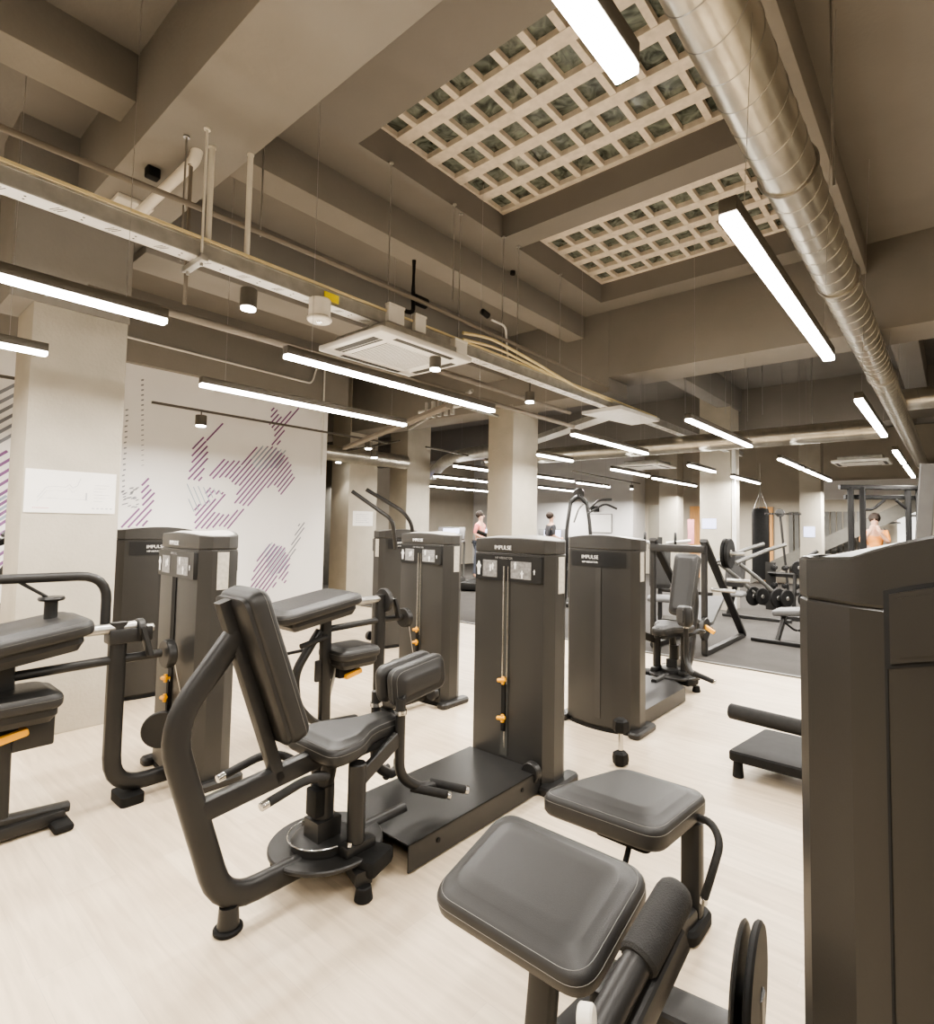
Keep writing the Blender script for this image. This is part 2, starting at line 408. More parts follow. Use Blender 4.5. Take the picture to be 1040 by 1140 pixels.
stripes(mb,[(4.35,1.2),(4.464,1.305),(4.735,1.194),(4.78,.9),(4.5,.75)],.062,.016,math.radians(52),.02,-8.146)
stripes(mb,[(3.2,2.1),(3.7,2.05),(3.5,1.85),(3.3,1.7)],.062,.012,math.radians(115),.03,-8.146)
stripes(mb,[(1.0,1.75),(1.5,1.9),(1.5,1.6),(1.0,1.4)],.085,.028,math.radians(42),.03,-8.146)
mb.build('blue_stripes','teal',mu)
mb=MB()
stripes(mb,[(1.0,3.05),(1.5,3.16),(1.5,2.5),(1.0,2.3)],.085,.034,math.radians(42),.03,-8.146)
stripes(mb,MUR['foot2'],.05,.02,math.radians(52),.04,-8.146)
for k in range(18): mb._add([(-8.146,2.60+.003*k+a,3.42-k*.065+b) for a,b in ((0,0),(.03,.01),(.035,.035-.001*k),(.005,.025-.001*k))],[(0,1,2,3)])
for k in range(16): mb._add([(-8.146,2.44+.004*(k%3)+a,3.0-k*.07+b) for a,b in ((0,0),(.03,.01),(.035,.03),(.005,.02))],[(0,1,2,3)])
for k in range(26):
    y=2.44+.18*random.random(); z=1.72+.3*random.random()
    mb._add([(-8.146,y+a,z+b) for a,b in ((0,0),(.035,.012),(.045,.03),(.01,.018))],[(0,1,2,3)])
mb.build('grey_stripes','dgrey',mu)

# ============================================================ LIGHTS
LEDS=[(-.54,-1.2,.9,0),(-.54,-.82,1.10,1),(-.54,1.81,3.71,1),(-.54,5.0,7.05,1),(-.54,8.4,9.95,1),(-.54,10.3,12.5,1),
(-1.87,5.05,7.08,1),(-1.87,8.55,10.1,1),(-1.87,10.28,12.7,1),
(-3.07,-.85,1.08,1),(-3.1,1.75,3.72,1),(-3.17,5.16,7.05,1),(-3.2,8.68,9.9,1),(-3.2,10.9,12.77,1),
(-4.27,-1.0,.85,1),(-4.27,1.75,3.74,1),(-4.46,6.35,7.25,1),(-4.5,8.6,10.1,1),(-4.6,10.53,12.9,1),
(-5.55,.55,2.4,0),(-6.5,6.8,8.0,1),(-6.4,8.9,10.46,1),(-6.5,10.8,12.3,1),(-8.2,8.0,9.66,1),(-8.1,11.6,13.5,1),(-10.4,9.8,12.8,1),(-10.6,13.2,15,1)]
LEDS=[l for l in LEDS if l[3]]
WH={0:'nearest linear lamp, crossing the nearer skylight and cut off by the photo top',1:'long suspended linear lamp beside the silver duct, hanging below the second skylight',2:'linear lamp over the back of the hall, next along the row beside the silver duct',3:'third linear lamp along the duct row, foreshortened, above the black cage',4:'farthest linear lamp in the row beside the silver duct',
5:'linear lamp hanging in front of the middle columns, right of the cable tray end',6:'left lamp of the far pair before the right far column',7:'right lamp of the far pair before the right far column',
8:'suspended linear lamp cut off by the left edge, passing in front of the near column',9:'longest linear lamp under the white ceiling air conditioner',10:'linear lamp just right of the nearest mid-hall column, below the duct',11:'far linear lamp mostly behind the screen column',12:'far linear lamp low beside the screen column',
13:'linear lamp glimpsed at the left edge behind the near column',14:'linear lamp hanging in front of the striped mural',15:'lamp end peeking out right of the big mid-hall column',16:'far lamp above the beige mirror wall, left one',17:'far lamp above the beige mirror wall, right one',
18:'small far lamp left of the big mid-hall column',19:'far lamp right of the big mid-hall column, middle height',20:'far lamp over the pulley machine',21:'long far lamp left of the big mid-hall column',22:'lowest far lamp right of the big mid-hall column',23:'low far lamp above the treadmills',24:'faintest farthest lamp above the treadmills'}
def ceil_at(x,y):
    for a,b,z in ((6.74,7.36,3.65 if x>-3.58 else 3.45),(12.3,12.9,3.64),(1.16,1.68,3.97)):
        if a-.02<y<b+.02: return z
    if -.98<x<-.61 and y<6.74 or -4.27<x<-3.94 and y<6.74: return 4.26
    return ZC
def led(i,x,y0,y1):
    L=y1-y0; t=thing('linear_lamp',WH.get(i,'slim suspended linear lamp'),'lamp',(x,(y0+y1)/2,2.6),0,'suspended linear lamps')
    MB().b2((-.029,-L/2,.022),(.029,L/2,.072),.003).build('housing','housing',t)
    MB().b2((-.028,-L/2+.003,-.003),(.028,L/2-.003,.0215),.004).build('diffuser','led',t)
    for yy in (-L/2+.18,L/2-.18): MB().cyl((.0,yy,.072),(.085 if x>-.6 else 0,yy,ceil_at(x,(y0+y1)/2+yy)-2.6),.0012,n=6).build('suspension_wire','steel',t)
    li=bpy.data.lights.new('lamp_or_fill_light','AREA'); li.shape='RECTANGLE'; li.size=.05; li.size_y=L; li.energy=LEDW*L*(1.9 if y0>8 else (1.4 if y0>6 else 1)); li.color=(1,.94,.86)
    lo=bpy.data.objects.new('lamp_or_fill_light',li); COL.objects.link(lo); lo.location=(x,(y0+y1)/2,2.592)
    return t
LEDW=20
for i,(x,a,b,_) in enumerate(LEDS): led(i,x,a,b)
# added far-hall fill lights without fixtures, plus unseen rows beside and behind camera
for x,a,b in ((-8,15,17.5),(-11,15,17.5),(-5,15,17.5),(-2,15,17.5),(-12.5,6,9),(-13,10,14),(-6,14,16),(-1.87,14,17),(-9.5,10,12),(1.4,-.8,1.2),(1.4,2,4),(1.4,5,7),(-.54,-4,-2),(-3.1,-4,-2),(-5.6,-3.5,-1.5),(-6.9,-1.5,.6),(-6.9,1.6,3.6),(1.4,9,12)):
    li=bpy.data.lights.new('lamp_or_fill_light','AREA'); li.shape='RECTANGLE'; li.size=.05; li.size_y=b-a; li.energy=LEDW*(b-a)*(2.4 if a>13 else 1.1); li.color=(1,.94,.86)
    lo=bpy.data.objects.new('lamp_or_fill_light',li); COL.objects.link(lo); lo.location=(x,(a+b)/2,2.59)
def spotlamp(loc,label,h=.13,r=.05,track=0,energy=18,rod=0,group='black cylinder spotlights'):
    t=thing('spot_lamp',label,'lamp',loc,0,group)
    MB().cyl((0,0,.012),(0,0,h),r,n=24,bev=.004).build('housing','housing',t)
    MB().cyl((0,0,-.002),(0,0,.013),r*.86,n=24).build('lens','ledspot',t)
    if rod: MB().cyl((0,0,h),(0,0,h+rod),.008,n=8).build('stem','housing',t)
    li=bpy.data.lights.new('spot','SPOT'); li.energy=energy*4; li.spot_size=1.6; li.spot_blend=.6; li.shadow_soft_size=.04; li.color=(1,.93,.82)
    lo=bpy.data.objects.new('spot',li); COL.objects.link(lo); lo.location=(loc[0],loc[1],loc[2]-.01)
spotlamp((-3.38,1.65,2.93),'black cylinder spotlight under the cable tray, left of the smoke detector')
spotlamp((-3.38,3.28,2.92),'black cylinder spotlight in front of the ceiling air conditioner',rod=.1)
spotlamp((-3.40,4.68,2.90),'black cylinder spotlight beside the big mid-hall column',h=.11,rod=.1)
def track(a,b,label):
    o=MB().sweep([a,b],.035,.03,up=(0,0,1),n=4,sq=8).build('lighting_track','housing'); return tag(o,label,'track')
track((-7.28,2.45,3.0),(-7.45,6.2,3.0),'long black lighting track in front of the mural'); track((-7.2,-1,3.0),(-7.22,1.46,3.0),'short piece of black lighting track left of the near column')
track((-9.6,6.5,3.0),(-7.1,6.1,3.0),'small black track crossing near the column with the notice'); track((-7.25,6.85,3.0),(-7.55,9.2,3.0),'black track left of the big mid-hall column')
track((-6.74,11.0,2.9),(-6.95,15.0,2.9),'far black lighting track above the pulley machine')
spotlamp((-7.3,3.02,2.80),'black cylinder spotlight on the mural track',rod=.05,h=.14,r=.065)
spotlamp((-7.22,1.33,2.80),'black spotlight at the left edge beside the near column',rod=.05,h=.14,r=.065)
spotlamp((-9.3,6.45,2.80),'left one of two small spotlights by the column with the notice',rod=.06,h=.13,r=.06,energy=8)
spotlamp((-7.9,6.22,2.78),'right one of two small spotlights by the column with the notice',rod=.08,h=.13,r=.06,energy=8)
spotlamp((-7.42,5.72,2.84),'spotlight at the right end of the mural track',rod=.03,h=.12,r=.06,energy=8)
spotlamp((-6.92,14.4,2.7),'far small spotlight above the framed whiteboard',rod=.1,h=.12,r=.05,energy=4)
spotlamp((-2.9,17,2.75),'tiny far spotlight near the screen column on the right',rod=.3,h=.12,r=.06,energy=4)

# ============================================================ CEILING SERVICES
def tray(name,label,p0,p1,w=.12,h=.10,holes=True):
    p0=V(p0); p1=V(p1); L=(p1-p0).length; a=math.atan2((p1-p0).y,(p1-p0).x)
    t=thing(name,label,'cable tray',tuple(p0),a)
    c=MB(); c.b2((0,-w/2,0),(L,w/2,.006)); c.build('perforated_base','galvw',t)
    c=MB(); c.b2((0,-w/2,0),(L,-w/2+.004,h)); c.b2((0,w/2-.004,0),(L,w/2,h)); c.b2((0,-w/2-.006,h-.01),(L,-w/2+.006,h)); c.b2((0,w/2-.006,h-.01),(L,w/2+.006,h))
    c.build('side_rail','galv',t)
    if holes:
        c=MB(); k=.15
        while k<L-.1:
            c.cyl((k,-.018,-.0012),(k,-.018,.0),.006,n=8); c.cyl((k,.018,-.0012),(k,.018,0),.006,n=8)
            for j in range(3): c.box((k+.12+j*.016,0,-.0006),(.004,.06,.001),R=Matrix.Rotation(.5,3,'Z'))
            k+=.24
        c.build('slot_pattern','acdark',t)
    return t
tr=tray('cable_tray','long pale perforated cable tray running from the upper left edge to the hall centre',(-3.5,-1.5,3.18),(-3.5,12.5,3.18))
cs=MB()
for k in range(5): cs.sweep([(-.02,-.035+k*.018,.02+.012*(k%2)),(6,-.035+k*.017,.03),(13.9,-.03+k*.016,.02)],.014,n=6)
cs.build('cable_bundle','ycable',tr)
tag(MB().b2((-3.435,-1.5,3.283),(-3.425,8,3.30)).build('cable','ycable'),'thin cream cable laid along the top of the long cable tray','cable')
tray('cable_tray','cross cable tray branching left off the long tray before the big column',(-3.5,7.0,3.2),(-8.0,9.7,3.2),w=.25,h=.08,holes=False)
j=thing('tray_junction','wide flat tray junction plate where two cable trays meet','cable tray',(-3.5,7.0,3.13)); MB().prism([(-.35,-.5),(.25,-.55),(.3,.55),(-.15,.6)],0,.045).build('plate','galvw',j)
def conduit(name,label,pts,d,m,fil=.08,cat='pipe'):
    return tag(MB().sweep(pts,d,n=12,fil=fil,up=(0,0,1)).build(name,m),label,cat)
conduit('conduit','long thin brown pipe sagging above the cable tray across the hall',[(-3.55,-1.5,3.5),(-3.56,.6,3.51),(-3.46,1.9,3.50),(-3.42,3.2,3.48),(-3.50,6.6,3.47)],.036,'pipe',.3)
conduit('conduit','parallel brown pipe just under the ceiling beams left of the cable tray',[(-5.0,1.85,3.95),(-5.0,6.7,3.95)],.05,'pipe')
conduit('conduit','lower brown pipe running behind the near column towards the air conditioner',[(-3.98,1.0,2.98),(-3.98,6.5,2.98)],.05,'pipe')
conduit('conduit','second lower brown pipe beside it, slightly higher',[(-4.12,1.0,3.04),(-4.12,6.5,3.04)],.04,'pipe')
conduit('conduit','thin pale conduit on the beam over the mural, bending down at its end',[(-8.0,2.0,3.92),(-8.0,5.0,3.87),(-8.0,5.08,4.15)],.03,'galvw',.08)
conduit('conduit','pale pipe dropping down the end edge of the mural wall',[(-8.03,5.25,4.15),(-8.03,5.25,2.4)],.03,'galvw',.0)
conduit('drain_pipe','fat white plastic pipe crossing the cross beam diagonally',[(-4.75,1.36,3.80),(-3.72,1.43,3.92),(-3.68,1.43,4.0)],.07,'wpipe',.05)
tag(MB().b2((-4.85,1.26,3.93),(-4.6,1.5,3.97),.01).build('pipe_plate','wpipe'),'white mounting plate where the fat plastic pipe meets the beam','plate')
tag(MB().b2((-4.15,1.28,3.9),(-4.08,1.36,3.972),.01).build('ceiling_sensor','black'),'small black sensor box on the cross beam','sensor')
def rod(x,y,z0,z1,label,r=.006,m='steel'):
    o=MB(); o.cyl((0,0,0),(0,0,z1-z0),r,n=8); o.cyl((0,0,z1-z0-.010),(0,0,z1-z0),max(r*1.2,.019),n=12)
    o=o.build('hanger_rod',m); o.location=(x,y,z0); return tag(o,label,'rod','ceiling hanger rods')
rod(-3.43,1.38,3.18,3.97,'hanger rod from the cross beam to the tray bracket, right of a thinner one',.008,'wpipe')
rod(-3.6,1.33,3.18,3.97,'thin hanger rod just left of the thicker pair at the tray bracket',.006)
rod(-3.47,1.43,3.28,3.9,'thick painted pipe hanging beside the tray bracket rod',.018,'wpipe')
rod(-3.45,1.66,3.28,3.97,'thick painted drop pipe at the far edge of the cross beam',.018,'wpipe')
rod(-3.52,1.78,3.5,4.26,'hanger rod holding the thin brown pipe just past the cross beam',.006)
for k,(y,z0,z1) in enumerate(((2.85,3.38,4.57),(3.6,3.66,4.57),(3.75,3.28,4.57),(4.33,3.28,4.57),(4.58,3.28,4.57),(5.4,3.5,4.57))):
    rod(-3.5 if k!=2 else -3.56,y,z0,z1,['first thin rod past the cross beam, above the air conditioner','thin short rod seen against the dark long beam, above the grey junction box','thin rod just right of the short one, reaching the tray','thin rod dropping by the bent conduit loop','thin rod directly right of the bent conduit loop','thin rod hanging nearest the corner of the second skylight'][k],.004)
for k,(x,y) in enumerate(((-2.0,8.2),(-2.3,8.6),(-2.7,9.2),(-1.6,9.4),(-3.0,8.0),(-2.4,7.9))): rod(x,y,3.2,4.57,'thin far hanger rod in the dark bay beyond the rear beam',.005)
br=thing('tray_bracket','silver strut bracket clamped under the cable tray at the rods','bracket',(-3.5,1.38,3.14))
MB().b2((-.16,-.02,0),(.12,.02,.035),.003).build('strut','galv',br)
c=MB(); 
for x in (-.12,.07): c.cyl((x,0,-.02),(x,0,.06),.01,n=8)
c.build('bolt','steel',br)
rod(-3.75,1.42,2.98,3.9,'short dark drop rod below the tray holding the lower pipes',.012,'pipe')
det=thing('smoke_detector','white drum-shaped smoke detector under the cable tray','detector',(-3.42,2.18,3.02))
MB().cyl((0,0,.03),(0,0,.16),.075,n=28,bev=.006).build('drum','wpipe',det); MB().cyl((0,0,0),(0,0,.032),.085,n=28,bev=.01).build('sensor_dish','wpipe',det); MB().cyl((0,0,-.006),(0,0,.002),.02,n=12).build('lens','chrome',det)
tag(MB().b2((-3.434,2.22,3.20),(-3.43,2.34,3.26)).build('warning_sticker','warn'),'small yellow sticker on the cable tray above the smoke detector','sticker')
for p,s,l in (((-3.42,2.86,3.28),(.05,.16,.15),'left pale junction box on the cable tray'),((-3.42,3.12,3.28),(.05,.12,.15),'middle pale junction box on the cable tray, beside the first'),((-3.42,3.6,3.2),(.08,.16,.14),'right pale junction box on the tray with cables coming out')):
    b=thing('junction_box',l,'box',p,0,'cable tray junction boxes'); MB().b2((-s[0]/2,-s[1]/2,-s[2]/2),(s[0]/2,s[1]/2,s[2]/2),.006).build('body','acwhite',b); MB().b2((-s[0]/2-.0,-s[1]/2-.003,s[2]/2-.02),(s[0]/2+.004,s[1]/2+.003,s[2]/2),.002).build('lid','acwhite',b)
conduit('flexible_cable','thick cream cable arching from the junction box along the tray to the back',[(-3.42,3.66,3.36),(-3.38,4.0,3.40),(-3.36,4.6,3.34),(-3.42,5.6,3.27),(-3.45,6.6,3.27)],.03,'ycable',.3,'cable')
conduit('flexible_cable','lower cream cable under the arching one beside the junction box',[(-3.42,3.66,3.30),(-3.40,4.1,3.34),(-3.40,4.9,3.29),(-3.45,6.2,3.28)],.025,'ycable',.3,'cable')
conduit('conduit','pale bent conduit loop above the arching cables',[(-3.45,4.1,3.62),(-3.45,4.32,3.62),(-3.45,4.36,3.3)],.022,'galvw',.06)
conduit('pipe_valve','black bent pipe fitting hanging from the ceiling over the tray',[(-3.5,3.12,3.85),(-3.5,3.12,3.52),(-3.47,3.1,3.38),(-3.45,2.85,3.34)],.035,'black',.06,'pipe')
tag(disc(MB(),(-3.5,3.2,3.52),(0,1,0),.045,.14).build('pipe_coupling','black'),'round black coupling beside the black bent pipe','pipe')
tag(MB().cyl((-3.45,3.95,3.66),(-3.45,4.05,3.64),.03,n=14,bev=.008).build('sprinkler_cap','black'),'small black cap on the brown pipe near the bent conduit','cap')
tag(MB().cyl((-3.9,5.0,4.53),(-3.9,5.0,4.57),.03,n=14).build('ceiling_sensor','black'),'tiny black sensor on the ceiling beyond the skylight corner','sensor')
# cassette air conditioners
def cassette(loc,rz,label,sz=.95):
    t=thing('ceiling_air_conditioner',label,'air conditioner',loc,rz,'ceiling air conditioners'); h=sz/2
    MB().b2((-h+.10,-h+.10,.05),(h-.10,h-.10,.13),.01).build('body','galv',t)
    MB().b2((-h,-h,0),(h,h,.05),.015).build('fascia','acwhite',t)
    g=MB(); n=26
    for k in range(n): 
        yy=-.27+k*.54/(n-1); g.b2((-.27,yy-.0045,-.006),(.27,yy+.0045,.002))
    g.b2((-.29,-.29,-.004),(-.27,.29,.002)); g.b2((.27,-.29,-.004),(.29,.29,.002)); g.build('intake_grille','acwhite',t)
    MB().b2((-.28,-.28,-.002),(.28,.28,.001)).build('filter','acdark',t)
    v=MB()
    for (a,b) in (((-.3,-.43),(.3,-.37)),((-.3,-.36),(.3,-.34)),((-.3,.37),(.3,.43)),((-.43,-.3),(-.37,.3)),((.37,-.3),(.43,.3))): v.b2((a[0],a[1],-.002),(b[0],b[1],.001))
    v.build('air_slot','acdark',t)
    return t
ac=cassette((-3.64,3.08,3.03),0,'white square cassette air conditioner under the cable tray at upper centre'); ac.scale=(.86,1.06,1)
cassette((-1.4,13.3,2.98),0,'far grey cassette air conditioner in front of the right-hand cage')
cassette((-5.2,11.6,2.95),0,'far flat cassette air conditioner left of the screen column')
# spiral duct
def spiral(name,label,a,b,r,pitch=.30,m='duct',seam=.006):
    a=V(a); b=V(b); L=(b-a).length; t=thing(name,label,'duct',tuple((a+b)/2)); o=-(a+b)/2
    MB().cyl(a+o,b+o,r,n=48).build('tube',m,t)
    d=(b-a).normalized(); fm=frame_mat(a+o,(0,0,1) if abs(d.z)<.9 else (1,0,0),d)
    pts=[]; N=int(L/pitch*28)
    for k in range(N+1):
        th=2*PI*k/28; pts.append(fm@V(((r+.001)*math.cos(th),(r+.001)*math.sin(th),L*k/N)))
    MB().sweep(pts,seam,n=5,up=d).build('spiral_seam','steel',t)
    return t,fm,L
t,fm,L=spiral('spiral_duct','large silver spiral ventilation duct running overhead on the right',(-.625,-.6,3.47),(-.625,18.8,3.47),.132,pitch=.19)
for y in (3.1,4.7,7.9):
    mb=MB(); pts=[(-.625+.138*math.cos(2*PI*k/40),y,3.47+.138*math.sin(2*PI*k/40)) for k in range(40)]
    mb.sweep(pts,.02,.006,up=(0,1,0),n=6,closed=True); c=mb.build('hanger_band','steel'); tag(c,{3.1:'metal hanger band on the silver duct nearest the camera',4.7:'second metal hanger band on the silver duct, past the lamp',7.9:'far metal hanger band on the silver duct'}[y],'band','duct hanger bands')
rod(-.46,3.4,3.47,4.57,'thin rod hanging right of the silver duct',.006)
spiral('spiral_duct','silver spiral duct crossing the hall far behind the linear lamps',(-7.6,9.0,3.0),(-.74,9.0,3.0),.14,pitch=.2)
spiral('spiral_duct','pale duct at left beyond the mural wall',(-9.1,5.6,2.95),(-9.1,8.0,2.95),.15,pitch=.2)
spiral('spiral_duct','second duct branching right from the large silver duct at the back',(-.6,10.3,3.6),(1.5,10.3,3.6),.16,pitch=.2)
tag(MB().sweep([(-9.9,9.6,2.85),(-8.9,8.9,3.0),(-8.0,8.4,3.05),(-6.2,8.0,3.05)],.26,n=16,fil=.5,up=(0,0,1)).build('flexible_duct','galv'),'curved silver flexible duct behind the big mid-hall column','duct')
tag(MB().sweep([(-7.9,5.6,2.88),(-4.25,4.35,2.92)],.10,.06,up=(0,0,1),n=8,sq=4).build('cable_channel','pipe'),'brown cable channel crossing diagonally under the ceiling before the mid columns','channel')
for k,(a,b,l) in enumerate((((-4.5,5.0,3.25),(-7.2,6.4,3.25),'upper pale pipe behind the air conditioner'),((-4.1,3.8,3.2),(-4.1,6.6,3.2),'brown pipe directly behind the air conditioner'),((-5.2,4.0,3.3),(-5.4,6.6,3.3),'silver cable run beneath the left ceiling bay'))):
    conduit('conduit',l,[a,b],.05,'galv' if k%2==0 else 'pipe')
b=thing('pipe_manifold','cluster of small valves and pipe stubs behind the lamp at upper centre','pipes',(-5.2,5.2,3.05)); c=MB()
for k in range(5): c.cyl((k*.12-.3,0,0),(k*.12-.3,.0,.22),.03,n=12,bev=.005)
c.build('valve','galv',b); MB().cyl((-.45,0,.1),(.35,0,.1),.025,n=12).build('manifold_pipe','galvw',b)
# ============================================================ WEIGHT STACK TOWERS
def tower_outline(front=True, hw=.325):
    # plan, CCW. user side = -y, back = +y (bulged)
    f=[]
    n=8
    for k in range(n+1):
        t=-1+2*k/n; f.append((t*(hw-.045), -.115-.018*(1-t*t)))
    f += [(hw-.012,-.07),(hw,-.05),(hw,.05),(hw-.02,.095)]
    n=14
    for k in range(n+1):
        t=1-2*k/n; f.append((t*(hw-.045), .125+.055*(1-t*t)))
    f += [(-hw+.02,.095),(-hw,.05),(-hw,-.05),(-hw+.012,-.07)]
    return f
def make_tower(label, loc, rz, hw=.325, zt=1.515, group='weight stack towers', front=True, slotx=0.0, knobs=((.62,),(.385,)), black_slot=False, logo='IMPULSE'):
    t=thing('weight_stack_tower',label,'exercise machine',loc,rz,group)
    tower_parts(t,hw,zt,slotx,knobs,black_slot,logo)
    return t
def tower_parts(t,hw=.325,zt=1.515,slotx=0.0,knobs=((.62,),(.385,)),black_slot=False,logo='IMPULSE'):
    o=tower_outline(hw=hw); zs=zt-.085
    MB().slab(o,[(.012,.03),(0,.045),(0,zs-.006),(.006,zs)]).build('shroud','shroud',t,sharp=.35)
    # top cap: arched rim on the back side
    cap=MB(); n=len(o); R=[]
    def zz(p): return zt+.030*max(0,1-(p[0]/hw)**2)*(.55+.45*(p[1]>0))
    def inn(p,s): return (p[0]*s,p[1]*s)
    R.append([(p[0]*.985,p[1]*.985,zs+.002) for p in o]); R.append([(p[0],p[1],zs+.008) for p in o])
    R.append([(p[0],p[1],zz(p)-.006) for p in o]); R.append([(p[0]*.985,p[1]*.975,zz(p)) for p in o])
    R.append([(p[0]*.93,p[1]*.90,zz(p)) for p in o])
    cap.rings(R).build('top_cap','cap',t,sharp=.4)
    MB().rings([[(p[0]*.92,p[1]*.885,zz(p)-.004) for p in o],[(p[0]*.91,p[1]*.87,zz(p)+.002) for p in o],[(p[0]*.5,p[1]*.5,zt+.024) for p in o],[(p[0]*.1,p[1]*.1,zt+.026) for p in o]]).build('top_highlight','topglint',t)  # ring coloured pale to imitate the bright reflection on top
    # lower plinth and feet
    MB().slab([(p[0]*.96,p[1]*.96) for p in o],[(0,.0),(0,.032)]).build('plinth','black',t)
    for s in (-1,1):
        f=MB(); f.slab(rpoly([(s*hw-.05,-.165),(s*hw+.05,-.165),(s*hw+.05,.18),(s*hw-.05,.18)],.04),[(.008,0),(0,.01),(0,.035),(.012,.05)]); f.build('foot','frame',t)
    # ---- user side
    yf=-.136
    MB().prism(rpoly([(-hw+.065,zt-.265),(hw-.05,zt-.265),(hw-.05,zt-.10),(-hw+.065,zt-.10)],.008,3),-.02,.003,frame_mat((0,yf,0),(1,0,0),(0,-1,0))).build('instruction_panel','shroudd',t)
    y2=yf-.004
    for x0,x1 in ((-hw+.13,-.075),(.04,.20)): MB().b2((x0,y2-.0015,zt-.245),(x1,y2,zt-.135)).build('exercise_picture','placard',t)
    pw=MB()
    def fig(cx,cz,s):   # small pictogram of a body chart
        pw.slab([(cx-.010*s,cz-.045*s),(cx+.010*s,cz-.045*s),(cx+.012*s,cz-.005*s),(cx+.022*s,cz+.015*s),(cx+.012*s,cz+.025*s),(cx+.005*s,cz+.045*s),(cx-.005*s,cz+.045*s),(cx-.012*s,cz+.025*s),(cx-.022*s,cz+.015*s),(cx-.012*s,cz-.005*s)][::1],[(0,0),(0,.001)],Matrix(((1,0,0,0),(0,0,-1,y2-.0015),(0,1,0,0),(0,0,0,1))))
    fig(-hw+.095,zt-.19,1.0); fig(-.13,zt-.185,.5); fig(-.11,zt-.175,.5); fig(.075,zt-.16,.5); fig(.13,zt-.215,.55); fig(.225,zt-.195,.35)
    pw.build('body_chart','whitet',t)
    text('logo',logo,.038,'whitet',t,(-.03,yf-.002,zt-.052),(PI/2,0,0)); text('machine_name','HIP ABDUCTOR' if not black_slot else 'ARM CURL',.020,'placard',t,(-.02,yf-.004,zt-.118),(PI/2,0,0))
    # slot with guide rods and weight pins
    MB().b2((slotx-.028,yf-.0025,.15),(slotx+.028,yf+.02,zt-.15)).build('weight_window','acdark' if not black_slot else 'black',t)
    g=MB(); 
    if not black_slot:
        g.cyl((slotx-.015,yf-.004,.6),(slotx-.015,yf-.004,zt-.17),.006,n=8); g.cyl((slotx+.018,yf-.004,.6),(slotx+.018,yf-.004,zt-.17),.003,n=8)
    g.cyl((slotx+.004,yf-.003,.2),(slotx+.004,yf-.003,.62),.004,n=8); g.build('guide_rod','chrome' if not black_slot else 'steel',t)
    for (z,) in knobs:
        k=MB(); k.cyl((slotx-.03,yf-.035,z),(slotx+.03,yf-.03,z+.012),.013,n=14,bev=.004); k.cyl((slotx,yf-.04,z-.0),(slotx,yf,z),.009,n=10); k.cyl((slotx+.01,yf-.03,z-.02),(slotx+.01,yf-.03,z+.03),.011,n=10,bev=.003); k.build('selector_knob','yellow',t)
    MB().b2((slotx-.016,yf-.014,knobs[-1][0]-.08),(slotx+.012,yf-.002,knobs[0][0]-.02)).build('selector_rod','black',t)
    # ---- back side
    bp=MB(); R=[]
    for z in (zt-.225,zt-.105):
        pass
    def backy(x): return .127+.055*(1-(x/(hw-.045))**2)
    xs=[-hw+.075+ (2*hw-.15)*k/12 for k in range(13)]
    vs=[(x,backy(x)+.004,zt-.225) for x in xs]+[(x,backy(x)+.004,zt-.105) for x in xs]
    bp._add(vs,[(i,i+1,14+i,13+i) for i in range(12)]); bp.build('logo_panel','shroudd',t)
    text('back_logo',logo,.042,'whitet',t,(.05,backy(.05)+.006,zt-.15),(PI/2,0,PI)); text('back_machine_name','HIP ABDUCTOR',.02,'whitet',t,(.05,backy(.05)+.006,zt-.19),(PI/2,0,PI))
    MB().b2((-.05,backy(0)-.002,.1),(.0,backy(0)+.002,zt-.235)).build('back_ridge','cap',t)
    # serial plate on both sides
    for s in (-1,1): MB().b2((s*hw-.001,-.02,zt-.33),(s*hw+.001,.05,zt-.10)).build('side_plate','label',t)
    # floor pulley
    disc(MB(),(hw-.075,-.18,.13),(0,1,.0),.062,.05).build('pulley_cover','frame',t)
# ============================================================ HIP MACHINE
def pad_on(parent,name,outline,th,m,mat_='vinyl',bulge=.0,stitch=True):
    pr=[(.030,0),(.008,.006),(0,.020),(-.001,th*.5),(0,th-.032),(.004,th-.020),(.012,th-.012),(.026,th-.006),(.040,th-.001),(.050,th+.006),(.058,th+.010),(.068,th+.011),(.085,th+.012+bulge),(.10,th+.012+bulge)]
    n=len(outline); cx=(max(p[0] for p in outline)+min(p[0] for p in outline))/2; cy=(max(p[1] for p in outline)+min(p[1] for p in outline))/2
    hx=max(p[0] for p in outline)-cx; hy=max(p[1] for p in outline)-cy; lim=min(hx,hy)*.8
    def q(p,ins): ins=min(ins,lim); return (cx+(p[0]-cx)*(1-ins/hx),cy+(p[1]-cy)*(1-ins/hy))
    R=[[m@V((*q(p,ins),z)) for p in outline] for ins,z in pr if ins<lim]
    R.append([m@V((*q(p,lim),th+.012+bulge)) for p in outline])
    o=MB().rings(R).build(name,mat_,parent,sharp=1.2)
    if stitch:
        s=MB(); nz=(m.to_3x3()@V((0,0,1)))
        for ins,z in ((-.0012,th-.034),(.0135,th-.0105)):
            s.sweep([m@V((*q(p,ins),z)) for p in outline],.0014,n=4,up=nz,closed=True)
        s.build('stitching','stitch',o)
    return o
